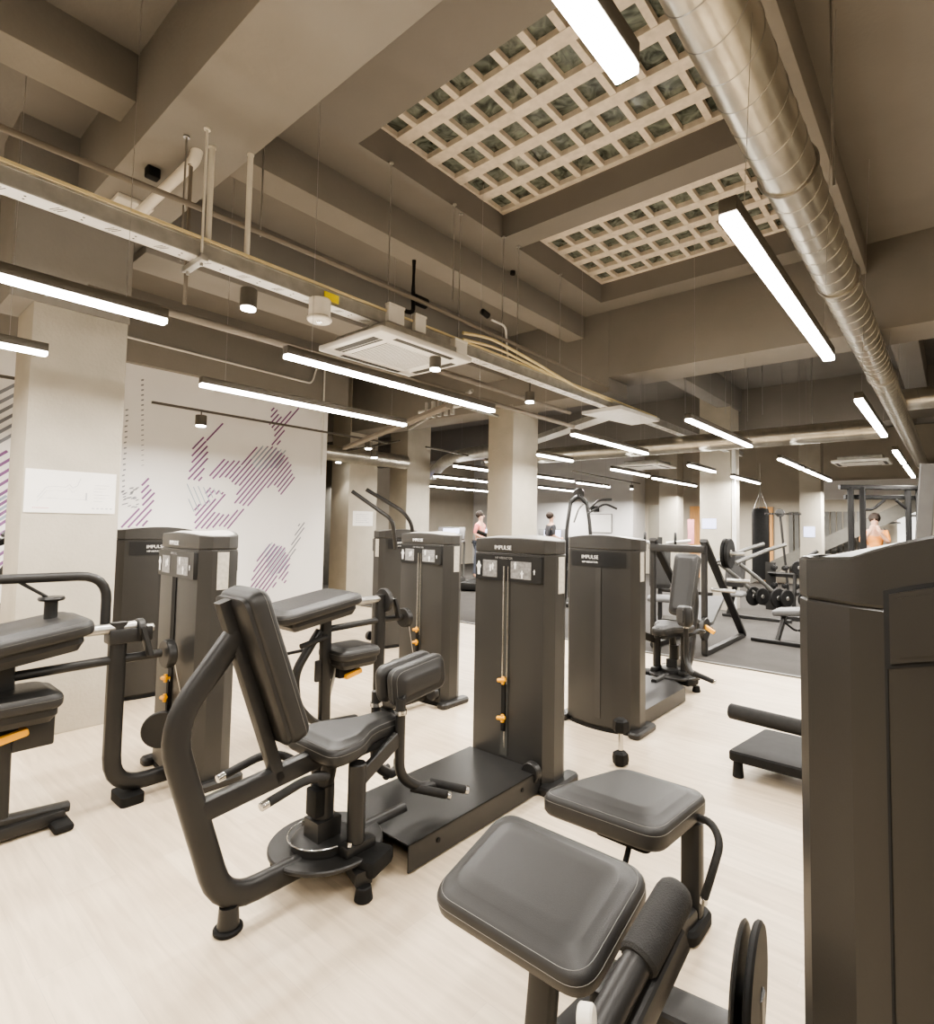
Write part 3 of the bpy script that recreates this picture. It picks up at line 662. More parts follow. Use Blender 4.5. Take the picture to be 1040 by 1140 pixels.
def hip_machine(t):
    f='frame'; c=.01
    MB().sweep([(c,-.98,.115),(c,-1.91,.115),(c,-2.13,.84),(c,-1.89,1.16)],.098,.064,n=16,fil=.14,sq=2.8).build('rear_frame',f,t)
    MB().cyl((c,-1.88,.015),(c,-1.88,.10),.042,r2=.036,n=20).build('leg',f,t)
    MB().cyl((c,-1.88,0),(c,-1.88,.022),.055,n=24,bev=.006).build('rubber_foot','black',t)
    # backrest post and seat rail
    MB().sweep([(c,-1.955,1.29),(c,-1.69,.52)],.055,.06,n=12,sq=5).build('backrest_post',f,t)
    MB().sweep([(c,-2.03,.50),(c,-1.06,.60)],.06,.085,up=(0,0,1),n=12,sq=5).build('seat_rail',f,t)
    # back pad, slightly reclined
    a=V((0,-1.925,1.315)); b=V((0,-1.69,.675)); d=(a-b).normalized(); z=V((0,1,0)); z=(z-d*z.dot(d)).normalized()
    m=frame_mat((c,(a.y+b.y)/2,(a.z+b.z)/2),(1,0,0),z)
    pad_on(t,'backrest',rpoly([(-.14,-.34),(.14,-.34),(.125,.34),(-.125,.34)],.06),.10,m)
    MB().slab(rpoly([(-.13,-.33),(.13,-.33),(.115,.33),(-.115,.33)],.05),[(.02,-.022),(0,-.012),(0,.004)],m).build('backrest_cover',f,t)
    # seat
    seat=rpoly([(-.20,-1.56),(.20,-1.56),(.19,-1.40),(.085,-1.26),(.065,-1.04),(-.065,-1.04),(-.085,-1.26),(-.19,-1.40)],.07,5)
    pad_on(t,'seat',seat,.085,Matrix.Translation((c,0,.56)))
    MB().slab(rpoly([(-.12,-1.5),(.12,-1.5),(.06,-1.1),(-.06,-1.1)],.04),[(0,.53),(0,.562)],Matrix.Translation((c,0,0))).build('seat_plate',f,t)
    # pivot assembly
    MB().lathe([(.25,.13),(.255,.136),(.255,.146),(.25,.152)],(c-.03,-1.42,0),n=40).build('base_disc',f,t)
    q=MB(); q.lathe([(.13,.15),(.135,.155),(.135,.185),(.12,.195),(.05,.20)],(c-.02,-1.45,0),n=32); q.b2((-.05,-1.52,.19),(.06,-1.40,.28)); q.cyl((0,-1.46,.19),(0,-1.46,.42),.05,n=20); q.build('pivot_hub',f,t)
    MB().cyl((c,-1.46,.4),(c,-1.42,.56),.035,n=14).build('seat_post',f,t)
    MB().b2((-.03,-1.53,.30),(.05,-1.48,.42),.008).build('gearbox','black',t)
    s=MB(); pts=[(c-.02+.15*math.cos(a_),-1.45+.15*math.sin(a_),.20) for a_ in [PI*.95+k*PI/14 for k in range(15)]]; s.sweep(pts,.008,n=6,up=(0,0,1)); s.build('cable','chrome',t)
    for k in range(9):
        an=PI*.9+k*.23; MB().cyl((c-.03+.235*math.cos(an),-1.42+.235*math.sin(an),.112),(c-.03+.235*math.cos(an),-1.42+.235*math.sin(an),.135),.012,n=8).build('range_pin','black',t)
    MB().sweep([(c,-1.2,.09),(c,-.25,.09)],.09,.07,up=(0,0,1),n=12,sq=5).build('main_beam',f,t)
    for sd in (-1,1):
        x=c+sd*.145
        MB().cyl((x,-1.39,.19),(x,-1.39,.535),.040,n=22,bev=.006).build('swing_post',f,t)
        MB().b2((x-.035,-1.46,.15),(x+.035,-1.30,.195),.01).build('swing_plate',f,t)
        lx=c+sd*.095
        MB().sweep([(x,-1.37,.46),(lx,-1.12,.55)],.03,.075,up=(0,0,1),n=10,sq=6).build('link_arm',f,t)
        MB().sweep([(lx,-1.10,.74),(lx,-1.10,.36),(lx+.02*sd,-.97,.27),(lx+.05*sd,-.9,.275)],.05,n=14,fil=.1,up=(1,0,0)).build('lever_arm',f,t)
        MB().cyl((lx,-1.10,.665),(lx,-1.10,.685),.031,n=18).build('collar','chrome',t)
        for dy,dx in ((0,.0),(.10,.03)):
            MB().cyl((lx+sd*(.0+dx)-.0,-1.02+dy,.285),(lx+sd*(.14+dx),-.90+dy,.25),.021,n=14,bev=.004).build('foot_peg','foam',t)
            MB().cyl((lx+sd*(.14+dx),-.90+dy,.25),(lx+sd*(.155+dx),-.887+dy,.246),.021,n=14,bev=.004).build('peg_cap','chrome',t)
        # knee pads
        m=frame_mat((c+.010*sd,-.95,.80),(0,1,.12),(sd,0,0))
        pad_on(t,'knee_pad',rrect(.36,.19,.06),.085,m)
        MB().slab(rrect(.28,.12,.03),[(0,-.008),(0,.002)],m).build('pad_plate',f,t)
        MB().sweep([(lx,-1.10,.72),(lx-.02*sd,-1.02,.78)],.03,.03,n=8,sq=5).build('pad_bracket',f,t)
        # counterweights / outrigger feet
        MB().sweep([(c+sd*.05,-1.36,.085),(c+sd*.25,-1.42,.085)],.08,.06,up=(0,0,1),n=10,sq=5).build('outrigger',f,t)
        MB().box((c+sd*.20,-1.34,.115),(.13,.17,.075),R=Matrix.Rotation(.3*sd,3,'Z'),bev=.02).build('outrigger_cover','black',t)
        MB().cyl((c+sd*.25,-1.42,0),(c+sd*.25,-1.42,.06),.04,r2=.032,n=18,bev=.005).build('rubber_foot','black',t)
        MB().cyl((c+sd*.16,-1.45,.12),(c+sd*.16,-1.43,.21),.012,n=10).build('release_pin','chrome',t)
        # hand grips
        MB().sweep([(c+sd*.18,-1.83,.53),(c+sd*.18,-1.66,.565),(c+sd*.17,-1.55,.53),(c+sd*.05,-1.54,.50)],.036,n=12,fil=.07,up=(0,0,1)).build('hand_grip','foam',t)
        MB().cyl((c+sd*.18,-1.865,.523),(c+sd*.18,-1.83,.53),.017,n=12,bev=.003).build('grip_cap','chrome',t)
    # folded sheet platform
    hw=.29; P=[(-.275,-.14),(-.275,-1.02),(-.09,-1.19),(.285,-1.19),(.285,-.14)]
    q=MB(); q.prism(P,.128,.136)
    for (a,b) in ((P[3],P[4]),(P[1],P[0]),(P[2],P[1])):
        a=V((*a,0)); b=V((*b,0)); d=(b-a).normalized(); nn=V((d.y,-d.x,0))*.003
        q._add([a+V((0,0,.012)),b+V((0,0,.012)),b+V((0,0,.136)),a+V((0,0,.136)),a-nn*2+V((0,0,.012)),b-nn*2+V((0,0,.012)),b-nn*2+V((0,0,.136)),a-nn*2+V((0,0,.136))],[(0,1,2,3),(7,6,5,4),(0,4,5,1),(3,2,6,7),(0,3,7,4),(1,5,6,2)])
    q.build('platform',f,t)
    q=MB()
    for y in (-1.0,-.32): q.cyl((.286,y,.085),(.29,y,.085),.012,n=12)
    q.build('bolt','black',t)
HIPL='nearest charcoal hip machine, with angled backrest, saddle seat and paired knee pads'
hip=thing('hip_abductor_machine',HIPL,'exercise machine',(-2.243,2.99,0),0,'weight stack machines')
tower_parts(hip); hip_machine(hip)
hip2=dup(hip,(-2.243,4.20,0),PI,'hip machine turned away behind the dumbbell, curved tower back facing the camera','weight stack machines')

for c_ in list(hip2.children):
    st_=c_.name.split('.')[0]
    if st_ in ('knee_pad','pad_plate','pad_bracket','collar','lever_arm','foot_peg','peg_cap','link_arm'):
        xs=[v.co.x for v in c_.data.vertices]; sd=1 if sum(xs)/len(xs)>.01 else -1
        px=.01+sd*.145
        c_.matrix_local=Matrix.Translation((px,-1.39,0))@Matrix.Rotation(-sd*math.radians(33),4,'Z')@Matrix.Translation((-px,1.39,0))
# ============================================================ ARM CURL MACHINES
def arm_machine(t,dy=0,seat_z=.57,pad_dy=0,seat_dy=0,base_dy=0,cam_r=.10,cam_dy=0):
    """local user side -y; numbers for the mid-left one"""
    f='frame'; Y=lambda v: v-3.70+dy
    # preacher pad
    m=frame_mat((.12,Y(2.43+pad_dy),.955),(1,0,0),(0,-.16,1))
    pad_on(t,'arm_pad',rpoly([(-.24,-.36),(.24,-.36),(.24,.32),(-.24,.32)],.10),.085,m)
    MB().slab(rpoly([(-.20,-.28),(.20,-.28),(.20,.27),(-.20,.27)],.06),[(.03,-.07),(0,-.03),(0,.002)],m).build('pad_shell',f,t)
    MB().sweep([(.12,Y(2.55+base_dy),.93),(.12,Y(2.56+base_dy),.10)],.06,.085,up=(0,1,0),n=12,sq=4).build('pad_post',f,t)
    MB().box((.12,Y(2.62+base_dy),.50),(.03,.30,.16),bev=.01).build('adjust_plate',f,t)
    q=MB(); q.sweep([(.12,Y(2.5+base_dy),.80),(.12,Y(2.30+base_dy),.52),(.12,Y(2.33+base_dy),.28),(.12,Y(2.50+base_dy),.10),(.12,Y(2.85+base_dy),.07)],.05,.07,n=12,fil=.1,sq=3); q.build('rear_brace',f,t)
    q=MB(); q.box((.12,Y(2.68+base_dy),.045),(.12,.30,.07),bev=.02); q.build('base_foot',f,t)
    MB().box((.12,Y(2.80+base_dy),.02),(.32,.09,.04),bev=.018).build('rubber_foot','black',t)
    # seat
    pad_on(t,'seat',rrect(.36,.38,.08),.085,Matrix.Translation((.14,Y(2.85+seat_dy),seat_z)))
    MB().slab(rrect(.32,.34,.06),[(.03,-.065),(0,-.03),(0,.002)],Matrix.Translation((.14,Y(2.85+seat_dy),seat_z))).build('seat_plate',f,t)
    MB().sweep([(.14,Y(2.74+seat_dy),seat_z-.03),(.13,Y(2.68+seat_dy),.3),(.12,Y(2.60+base_dy),.1)],.03,n=10).build('seat_post','steel',t)
    MB().box((.19,Y(2.84+seat_dy),seat_z-.12),(.08,.15,.04),R=Matrix.Rotation(.2,3,'X'),bev=.01).build('seat_lever','yellow',t)
    MB().box((.14,Y(2.80+seat_dy),seat_z-.10),(.12,.16,.09),bev=.015).build('lever_housing','black',t)
    # C frame next to tower
    MB().sweep([(.12,Y(3.07),1.02),(.12,Y(3.07),.09),(.12,Y(3.60),.09)],.09,.062,n=14,fil=.18,sq=3).build('side_frame',f,t)
    MB().slab(rpoly([(.02,Y(3.1)),(.22,Y(3.1)),(.22,Y(3.22)),(.02,Y(3.22))],.03),[(0,0),(0,.05)]).build('frame_foot','black',t)
    # axles
    MB().cyl((.12,Y(2.72),.985),(.12,Y(3.16),.99),.030,n=16,bev=.004).build('upper_axle','steel',t)
    MB().sweep([(.12,Y(2.56),.80),(.12,Y(3.0),.81),(.12,Y(3.30),.81)],.05,n=12).build('lower_axle',f,t)
    disc(MB(),(.12,Y(3.13+cam_dy),.97),(0,1,0),cam_r,.04).build('cam_disc',f,t); disc(MB(),(.12,Y(3.34),.80),(0,1,0),.085,.05).build('pulley_disc',f,t)
    disc(MB(),(.12,Y(3.17+cam_dy),.97),(0,1,0),cam_r*.4,.07).build('hub_cap','steel',t)
    MB().sweep([(.16,Y(3.18),.98),(.18,Y(3.22),.82)],.03,.06,n=8,sq=5).build('crank_arm',f,t)
    MB().cyl((.14,Y(3.36),.80),(.14,Y(3.50),.16),.0035,n=6).build('cable','steel',t)
    disc(MB(),(.02,Y(3.36),.32),(1,-.5,0),.11,.03).build('floor_pulley',f,t)
    MB().sweep([(-.05,Y(2.48),.63),(-.16,Y(2.40),.60),(-.3,Y(2.15),.52)],.026,n=10,fil=.05).build('hand_lever',f,t)
    MB().cyl((.19,Y(2.30),.72),(.19,Y(2.52),.76),.02,n=12,bev=.003).build('hand_grip','foam',t)
arm=thing('arm_curl_machine','mid-distance charcoal arm machine with tilted arm pad, seen beyond the nearest backrest','exercise machine',(-3.82,3.70,0),0,'weight stack machines')
tower_parts(arm,slotx=.0,knobs=((.645,),(.53,)),black_slot=False); arm_machine(arm,dy=-.05,seat_dy=-.09,cam_dy=-.02)
arm2=thing('arm_curl_machine','charcoal arm machine cut off by the left edge, with top bar and yellow warning sticker','exercise machine',(-3.82,1.60,0),0,'weight stack machines')
tower_parts(arm2,knobs=((.62,),(.50,)),black_slot=True); arm_machine(arm2,dy=.16,seat_z=.645,pad_dy=.17,seat_dy=-.24,base_dy=.03,cam_r=.06,cam_dy=.05)
f='frame'
MB().sweep([(.10,-.53,1.0),(.10,-.53,1.29),(.10,-1.9,1.30)],.05,n=14,fil=.14,up=(1,0,0)).build('top_bar',f,arm2)
MB().sweep([(.10,-.93,1.285),(.10,-.80,1.19)],.018,n=8).build('cup_rod',f,arm2)
MB().lathe([(.012,1.05),(.03,1.055),(.03,1.165),(.055,1.17),(.06,1.18),(.055,1.19),(.0,1.192)],(.10,-.78,0)).build('cup',f,arm2)
MB().prism([(-.028,-.022),(.028,-.022),(0,.028)],0,.002,frame_mat((.155,-.44,.945),(0,1,0),(1,0,0))).build('warning_sticker','warn',arm2)
MB().prism([(-.004,-.012),(.004,-.012),(.005,.010),(-.005,.010)],.002,.003,frame_mat((.155,-.44,.945),(0,1,0),(1,0,0))).build('warning_mark','black',arm2)
MB().b2((.05,-.52,.90),(.16,-.30,.985),.01).build('frame_block',f,arm2)
# ============================================================ BACK ROW TOWERS (turned 90 degrees)
tl=thing('weight_stack_machine','weight tower directly behind the near column, broad curved back facing right','exercise machine',(-5.86,2.05,0),-PI/2,'weight stack machines'); tower_parts(tl)
tm=thing('weight_stack_machine','weight tower behind the mid-left arm machine, with two long black lever bars','exercise machine',(-5.84,5.0,0),-PI/2,'weight stack machines'); tower_parts(tm)
MB().sweep([(.26,.30,1.30),(.40,.40,1.66),(.743,.015,2.013)],.05,n=8,fil=.1).build('lever_bar','frame',tm)
MB().sweep([(.124,.45,1.30),(.20,.55,1.60),(.315,.51,1.765),(.63,.154,2.038)],.05,n=8,fil=.1).build('lever_bar','frame',tm)
# ============================================================ NEAR TOWER (right edge)
def near_tower():
    t=thing('weight_stack_tower','large dark weight tower filling the right edge of the photo, nearest to the camera','exercise machine',(.108,1.30,0),PI)
    # back faces the camera (local +y)
    hw=.345
    o=[(-.30,-.13),(.30,-.13),(hw,-.05),(hw,.065),(hw-.02,.105),(hw-.095,.16)]
    n=16; 
    for k in range(1,n): 
        x=(hw-.095)*(1-2*k/n); o.append((x,.16+.05*(1-(x/(hw-.095))**2)))
    o+=[(-hw+.095,.16),(-hw+.02,.105),(-hw,.065),(-hw,-.05)]
    zt=1.552; zs=zt-.078
    MB().slab(o,[(.004,.03),(0,.04),(0,zs-.004),(.004,zs)]).build('shroud','shroudshade',t,sharp=.25)
    def arch(x): return .062*max(0,1-(x/.262)**2)
    def zz(p): return zt+arch(p[0])
    R=[[(p[0]*.99,p[1]*.99,zs+.001) for p in o],[(p[0],p[1],zs+.006) for p in o],[(p[0],p[1],zz(p)-.005) for p in o],[(p[0]*.985,p[1]*.98,zz(p)) for p in o],[(p[0]*.955,p[1]*.92,zz(p)) for p in o],[(p[0]*.95,p[1]*.90,zz(p)-.012) for p in o],[(p[0]*.90,p[1]*.80,zz(p)-.012) for p in o],[(p[0]*.89,p[1]*.78,zz(p)) for p in o],[(p[0]*.3,p[1]*.3,zz((p[0]*.3,0))) for p in o]]
    MB().rings(R).build('top_cap','shroudshade',t,sharp=.3)
    MB().slab(o,[(0,0),(0,.03)]).build('plinth','black',t)
    def by(x): return .16+.05*(1-(x/(hw-.095))**2)
    xr=.192
    def arc(xa,xb,z0,z1,off,name,m,nn=14):
        q=MB(); xs=[xa+(xb-xa)*k/nn for k in range(nn+1)]
        A=(lambda x: arch(x)-arch(xr)) if nn>2 else (lambda x:0)
        fr=[(x,by(x)+off,z0+A(x)) for x in xs]+[(x,by(x)+off,z1+A(x)) for x in xs]+[(x,by(x)-.002,z0+A(x)) for x in xs]+[(x,by(x)-.002,z1+A(x)) for x in xs]; k=nn+1
        fa=[(i,i+1,k+i+1,k+i) for i in range(nn)]+[(k+i,k+i+1,3*k+i+1,3*k+i) for i in range(nn)]+[(2*k+i+1,2*k+i,i,i+1)[::-1] for i in range(nn)]+[(0,k,3*k,2*k),(nn,2*k+nn,3*k+nn,k+nn)]
        q._add(fr,fa); return q.build(name,m,t)
    arc(-xr-.008,xr+.008,1.380,1.508,.0015,'panel_groove','black'); arc(-xr,xr,1.388,1.500,.006,'logo_panel','shroudshade')
    arc(-xr+.012,xr-.012,1.397,1.491,.0075,'inner_panel','shroudshade')
    arc(-xr+.03,-xr+.034,.08,1.38,.0015,'seam','black',2); arc(xr+.004,xr+.008,.08,1.38,.0015,'seam','black',2)
    text('logo','IMPULSE',.042,'whitet',t,(0,by(0)+.009,1.455),(PI/2,0,PI))
    return t
near_tower()
# ============================================================ FOREGROUND BENCH MACHINE
fg=thing('padded_curl_bench','large black padded bench machine in the foreground with two stitched pads and a foam roller','exercise machine',(-.93,1.6,0),0)
def W(x,y,z): return V((x+.93,y-1.6,z))
m=Matrix.Translation(W(0,0,.408))
seat=[(-1.37,1.975),(-.85,2.0),(-.815,2.45),(-1.21,2.44)]
pad_on(fg,'seat',rpoly(seat,.075,6),.10,m,bulge=.008)
zdir=V((0,-.29,1)); m=frame_mat(W(-.92,1.35,.545),(1,0,0),zdir)
pad=pad_on(fg,'arm_pad',rpoly([(-.255,-.185),(.255,-.185),(.26,.185),(-.26,.185)],.075,8),.085,m,bulge=.004)
MB().slab(rpoly([(-.20,-.13),(.20,-.13),(.20,.13),(-.20,.13)],.04),[(.02,-.04),(0,-.015),(0,.002)],m).build('pad_shell','black',fg)
MB().slab(rpoly([(-1.15,2.06),(-.92,2.06),(-.92,2.38),(-1.12,2.38)],.03),[(0,.37),(0,.425)],Matrix.Translation(V((.93,-1.6,0)))).build('seat_plate','black',fg)
MB().sweep([W(-.86,2.36,.40),W(-.85,2.33,.03)],.06,.085,up=(1,0,0),n=12,sq=4).build('seat_post','frame',fg)
MB().slab(rpoly([(-.90,2.20),(-.79,2.20),(-.79,2.42),(-.90,2.42)],.05),[(.01,0),(0,.01),(0,.04),(.012,.055)],Matrix.Translation(V((.93,-1.6,0)))).build('rubber_foot','black',fg)
MB().sweep([W(-.95,1.45,.52),W(-.95,1.38,.03)],.07,.085,up=(1,0,0),n=12,sq=4).build('pad_post','frame',fg)
MB().sweep([W(-.95,1.40,.06),W(-.86,2.3,.06)],.09,.08,up=(0,0,1),n=12,sq=5).build('main_beam','frame',fg)
MB().sweep([W(-.93,1.72,.12),W(-.44,1.78,.12)],.13,.08,up=(0,0,1),n=12,sq=6).build('cross_beam','frame',fg)
MB().box(W(-.80,1.62,.19),(.16,.16,.08),bev=.02).build('gear_cover','frame',fg)
MB().sweep([W(-1.02,2.15,.40),W(-1.0,2.02,.30),W(-.95,1.9,.10)],.022,n=8).build('gas_strut','black',fg)
MB().sweep([W(-.84,2.34,.43),W(-.77,2.32,.445),W(-.72,2.28,.40),W(-.73,2.2,.31),W(-.75,2.18,.23)],.030,n=12,fil=.05).build('seat_handle','foam',fg)
MB().cyl(W(-.75,2.18,.23),W(-.752,2.178,.205),.014,n=12,bev=.003).build('handle_cap','chrome',fg)
fo=W(-.555,1.43,.70); fd=(W(-.585,1.15,.585)-fo); MB().lathe([(.018,0),(.034,.006),(.043,.018),(.046,.035),(.046,.205),(.040,.214)],fo,fd,n=32).build('roller_foam','foam',fg)
MB().cyl(fo+fd.normalized()*.15,fo+fd.normalized()*.62,.033,n=24).build('roller_tube','frame',fg)
MB().sweep([W(-.53,1.38,.615),W(-.56,1.1,.48),W(-.60,.95,.36),W(-.70,1.4,.15)],.08,.035,n=12,fil=.1,sq=4).build('lever_arm','frame',fg)
MB().cyl(W(-.615,1.045,.60),W(-.585,1.055,.605),.026,n=20,bev=.004).build('pivot_cap','wpipe',fg)
disc(MB(),W(-.42,1.60,.405),(1,.12,0),.165,.02,n=48).build('cam_guard','black',fg)
disc(MB(),W(-.452,1.585,.415),(1,.12,0),.155,.012,n=48).build('cam_disc','frame',fg)
MB().sweep([W(-.44,1.62,.40),W(-.46,1.70,.10)],.05,.07,n=10,sq=5).build('cam_post','frame',fg)
# ============================================================ RIGHT PLATFORM WITH ROLLER
pr=thing('leg_roller_platform','low black platform with a foam roller above it, partly hidden by the near tower','exercise machine',(-.85,4.1,0))
MB().slab(rpoly([(-.32,-.26),(.62,-.26),(.62,.34),(-.24,.34)],.04),[(.01,.11),(0,.12),(0,.165),(.01,.175)]).build('platform','black',pr)
for x,y in ((-.27,-.2),(-.1,.28),(.5,-.2)): MB().cyl((x,y,0),(x,y,.11),.035,r2=.028,n=16,bev=.004).build('rubber_foot','black',pr)
MB().cyl((-.36,-.08,.375),(.55,-.10,.355),.05,n=24,bev=.01).build('foam_roller','foam',pr)
MB().sweep([(.3,-.09,.36),(.4,.1,.17)],.04,.06,n=8,sq=5).build('roller_arm','frame',pr)
# ============================================================ DUMBBELL
db=thing('dumbbell','black hex dumbbell standing on end on the pale floor','dumbbell',(-1.78,3.55,0))
for z in (0,.215):
    q=MB(); R=[[(r*math.cos(2*PI*k/6+.3),r*math.sin(2*PI*k/6+.3),z+h) for k in range(6)] for r,h in ((.030,0),(.052,.012),(.056,.045),(.052,.08),(.030,.095))]; q.rings(R); q.build('hex_head','black',db,sharp=.3)
MB().lathe([(.014,.09),(.018,.12),(.016,.145),(.018,.18),(.014,.22)],n=16).build('handle','chrome',db)
# wall notice on near column
nt=thing('floor_plan_notice','white paper with a faint grey plan drawing taped to the near column','notice',(-5.198,1.235,1.81))
MB().b2((0,-.285,-.16),(.003,.285,.16)).build('sheet','paper',nt)
q=MB(); pts=[(-.21,-.05),(-.16,.03),(-.10,.04),(-.04,.035),(-.02,.06),(0,.03),(.03,.05),(.05,.11)]
q.sweep([(.0035,a,b) for a,b in pts],.004,n=4,fil=.01); q.sweep([(.0035,a,b-.03) for a,b in pts[:-1]],.003,n=4); q.sweep([(.0035,-.2,-.05),(.0035,.1,-.055)],.003,n=4); q.b2((.003,.085,-.06),(.0036,.095,0))
for k in range(6): q.b2((.003,.14,.06-k*.025),(.0036,.24-.02*(k%3),.063-k*.025))
for k in range(5): q.b2((.003,.13+k*.03,-.125),(.0036,.145+k*.03,-.115))
q.build('plan_drawing','ink',nt); 
q=MB(); 
for k in range(9): q.b2((.003,-.235+k*.011,-.128),(.0036,-.228+k*.011,-.122))
q.build('red_line','inkr',nt)
p2=thing('paper_notice','small white sheet of paper on the mid-left column','notice',(-9.298,7.08,1.72)); MB().b2((0,-.25,-.15),(.003,.25,.15)).build('sheet','paper',p2)
q=MB(); 
for k in range(5): q.b2((.003,-.18,.08-k*.04),(.004,.15-.05*(k%2),.088-k*.04))
q.build('printed_lines','ink',p2)
# ============================================================ BACKGROUND EQUIPMENT
def plate(parent,c,axis,r,t=.04,m='black'):
    o=disc(MB(),c,axis,r,t,bev=.008).build('weight_plate',m,parent); disc(MB(),c,axis,r*.25,t+.01,n=16).build('plate_hub','steel',o); return o
# leg press / plate loaded frame behind the second hip machine
g=thing('plate_loaded_press','black plate-loaded press frame with slanted rails and pale weight horns on the dark mat','exercise machine',(-2.8,7.9,.012))
for s in (-1,1):
    x=s*.34
    MB().sweep([(x,-.72,1.45),(x,.95,.05)],.06,.10,n=10,sq=5).build('slanted_rail','frame',g)
    MB().sweep([(x,-.70,.04),(x,1.0,.04)],.07,.07,up=(0,0,1),n=10,sq=5).build('base_rail','frame',g)
    MB().sweep([(x,-.70,.03),(x,-.70,1.42)],.07,.07,n=10,sq=5).build('upright','frame',g)
MB().sweep([(-.36,-.70,1.34),(.36,-.70,1.34)],.14,.10,up=(0,0,1),n=10,sq=5).build('top_beam','frame',g)
for z in (.3,.75): MB().sweep([(-.34,-.4,z),(.34,-.4,z)],.05,n=8,up=(0,0,1)).build('cross_bar','frame',g)
for k,(y,z) in enumerate(((-.1,1.28),(.15,.90),(-.5,.82))):
    MB().cyl((.36,y,z),(.66,y,z),.025,n=12,bev=.004).build('weight_horn','galv',g)
    if k<1: plate(g,(.42,y,z),(1,0,0),.2); plate(g,(.47,y,z),(1,0,0),.2)
MB().slab(rrect(.5,.6,.05),[(0,0),(0,.05)],frame_mat((0,.15,.45),(1,0,0),(0,-.6,1))).build('back_pad','greyup',g)
MB().slab(rrect(.5,.4,.05),[(0,0),(0,.05)],frame_mat((0,-.5,.30),(1,0,0),(0,.6,1))).build('foot_plate','silver',g)
disc(MB(),(.36,-.75,.35),(1,0,0),.14,.05).build('cam_disc','frame',g)
MB().box((.42,-.78,.36),(.16,.05,.05),R=Matrix.Rotation(.5,3,'Y'),bev=.01).build('release_handle','yellow',g)
# second machine: iso lever with two pale arms
g=thing('lever_row_machine','black lever machine with two bent silver arms and small plates, right of the press','exercise machine',(-2.75,10.8,.012))
for s in (-1,1):
    MB().sweep([(s*.18-.4,-.5,1.02),(s*.18,0,1.25),(s*.18+.25,.2,1.35)],.07,n=10,fil=.08).build('upper_arm','silver',g)
    MB().sweep([(s*.18-.35,-.45,1.0),(s*.18-.05,-.2,.7),(s*.18+.2,0,.40)],.07,n=10,fil=.08).build('lower_arm','silver',g)
    plate(g,(s*.2+.15,-.05,.42),(1,-.6,0),.17); plate(g,(s*.2+.28,0,.42),(1,-.6,0),.15)
MB().sweep([(-.6,0,.03),(.55,0,.03)],.1,.06,up=(0,0,1),n=8,sq=5).build('base_beam','frame',g)
MB().sweep([(-.5,0,.03),(-.3,0,.9)],.08,.08,n=8,sq=5).build('upright','frame',g)
pad_on(g,'seat',rrect(.34,.4,.06),.08,Matrix.Translation((-.3,-.3,.42)),'greyup',stitch=False)
pad_on(g,'backrest',rrect(.34,.6,.06),.08,frame_mat((-.35,-.05,.85),(1,0,0),(0,-1,.25)),'vinyl',stitch=False)
# flat bench
g=thing('weight_bench','grey padded bench with black base on the dark mat, half hidden by the near tower','bench',(-1.85,8.95,.012))
pad_on(g,'seat',rrect(.9,.34,.06),.09,frame_mat((.25,0,.42),(1,0,.12),(-.12,0,1)),'greyup',stitch=False)
MB().sweep([(-.45,-.25,.03),(.3,-.3,.03)],.06,.05,up=(0,0,1),n=8,sq=5).build('base_rail','frame',g)
MB().sweep([(-.05,0,.42),(-.12,-.2,.03)],.09,.06,n=8,sq=5).build('leg','frame',g); MB().sweep([(.5,0,.42),(.55,0,.03)],.09,.06,n=8,sq=5).build('leg','frame',g)
MB().sweep([(-.05,-.1,.3),(.12,-.15,.18),(.3,-.1,.3)],.03,n=8,fil=.08).build('brace','black',g)
g=thing('plate_machine','black plate machine with round plates between the lever machine and the bench','exercise machine',(-1.95,11.2,.012),.2)
MB().sweep([(-.3,0,.03),(-.25,.1,1.0),(.1,.1,1.25)],.07,n=8,fil=.15).build('upright','frame',g); MB().sweep([(-.5,0,.04),(.5,0,.04)],.1,n=8,sq=5,up=(0,0,1)).build('base_beam','frame',g)
for x,z,r in ((-.2,.95,.12),(.1,.7,.17),(.25,.45,.15),(-.05,.4,.18)): plate(g,(x,-.1,z),(.3,-1,0),r)
pad_on(g,'seat',rrect(.34,.4,.06),.07,Matrix.Translation((.2,-.1,.9)),'vinyl',stitch=False)
# punch bag, upright stand
g=thing('punch_bag','tall black hanging punch bag in front of the wooden panel','punch bag',(-3.73,15.0,0)); 
MB().lathe([(.05,.40),(.18,.42),(.2,.5),(.2,2.05),(.18,2.15),(.05,2.18)],n=24).build('bag','black',g)
q=MB(); 
for a in (0,PI/2,PI,PI*1.5): q.cyl((.16*math.cos(a),.16*math.sin(a),2.14),(0,0,2.6),.008,n=6)
q.cyl((0,0,2.6),(0,0,3.3),.01,n=6); q.build('chain','steel',g)
g=thing('pull_up_stand','slim black upright with a horizontal top bar right of the punch bag','stand',(-2.84,13.2,.012))
MB().sweep([(-.05,0,1.97),(.1,.1,.03)],.05,n=8).build('upright','frame',g); MB().sweep([(-.3,-.2,1.96),(.32,.2,1.96)],.04,n=8,up=(0,0,1)).build('top_bar','frame',g); disc(MB(),(-.05,0,1.98),(0,1,0),.09,.05).build('pulley','frame',g); MB().slab(rrect(.7,.5,.05),[(0,0),(0,.03)]).build('base_plate','frame',g)
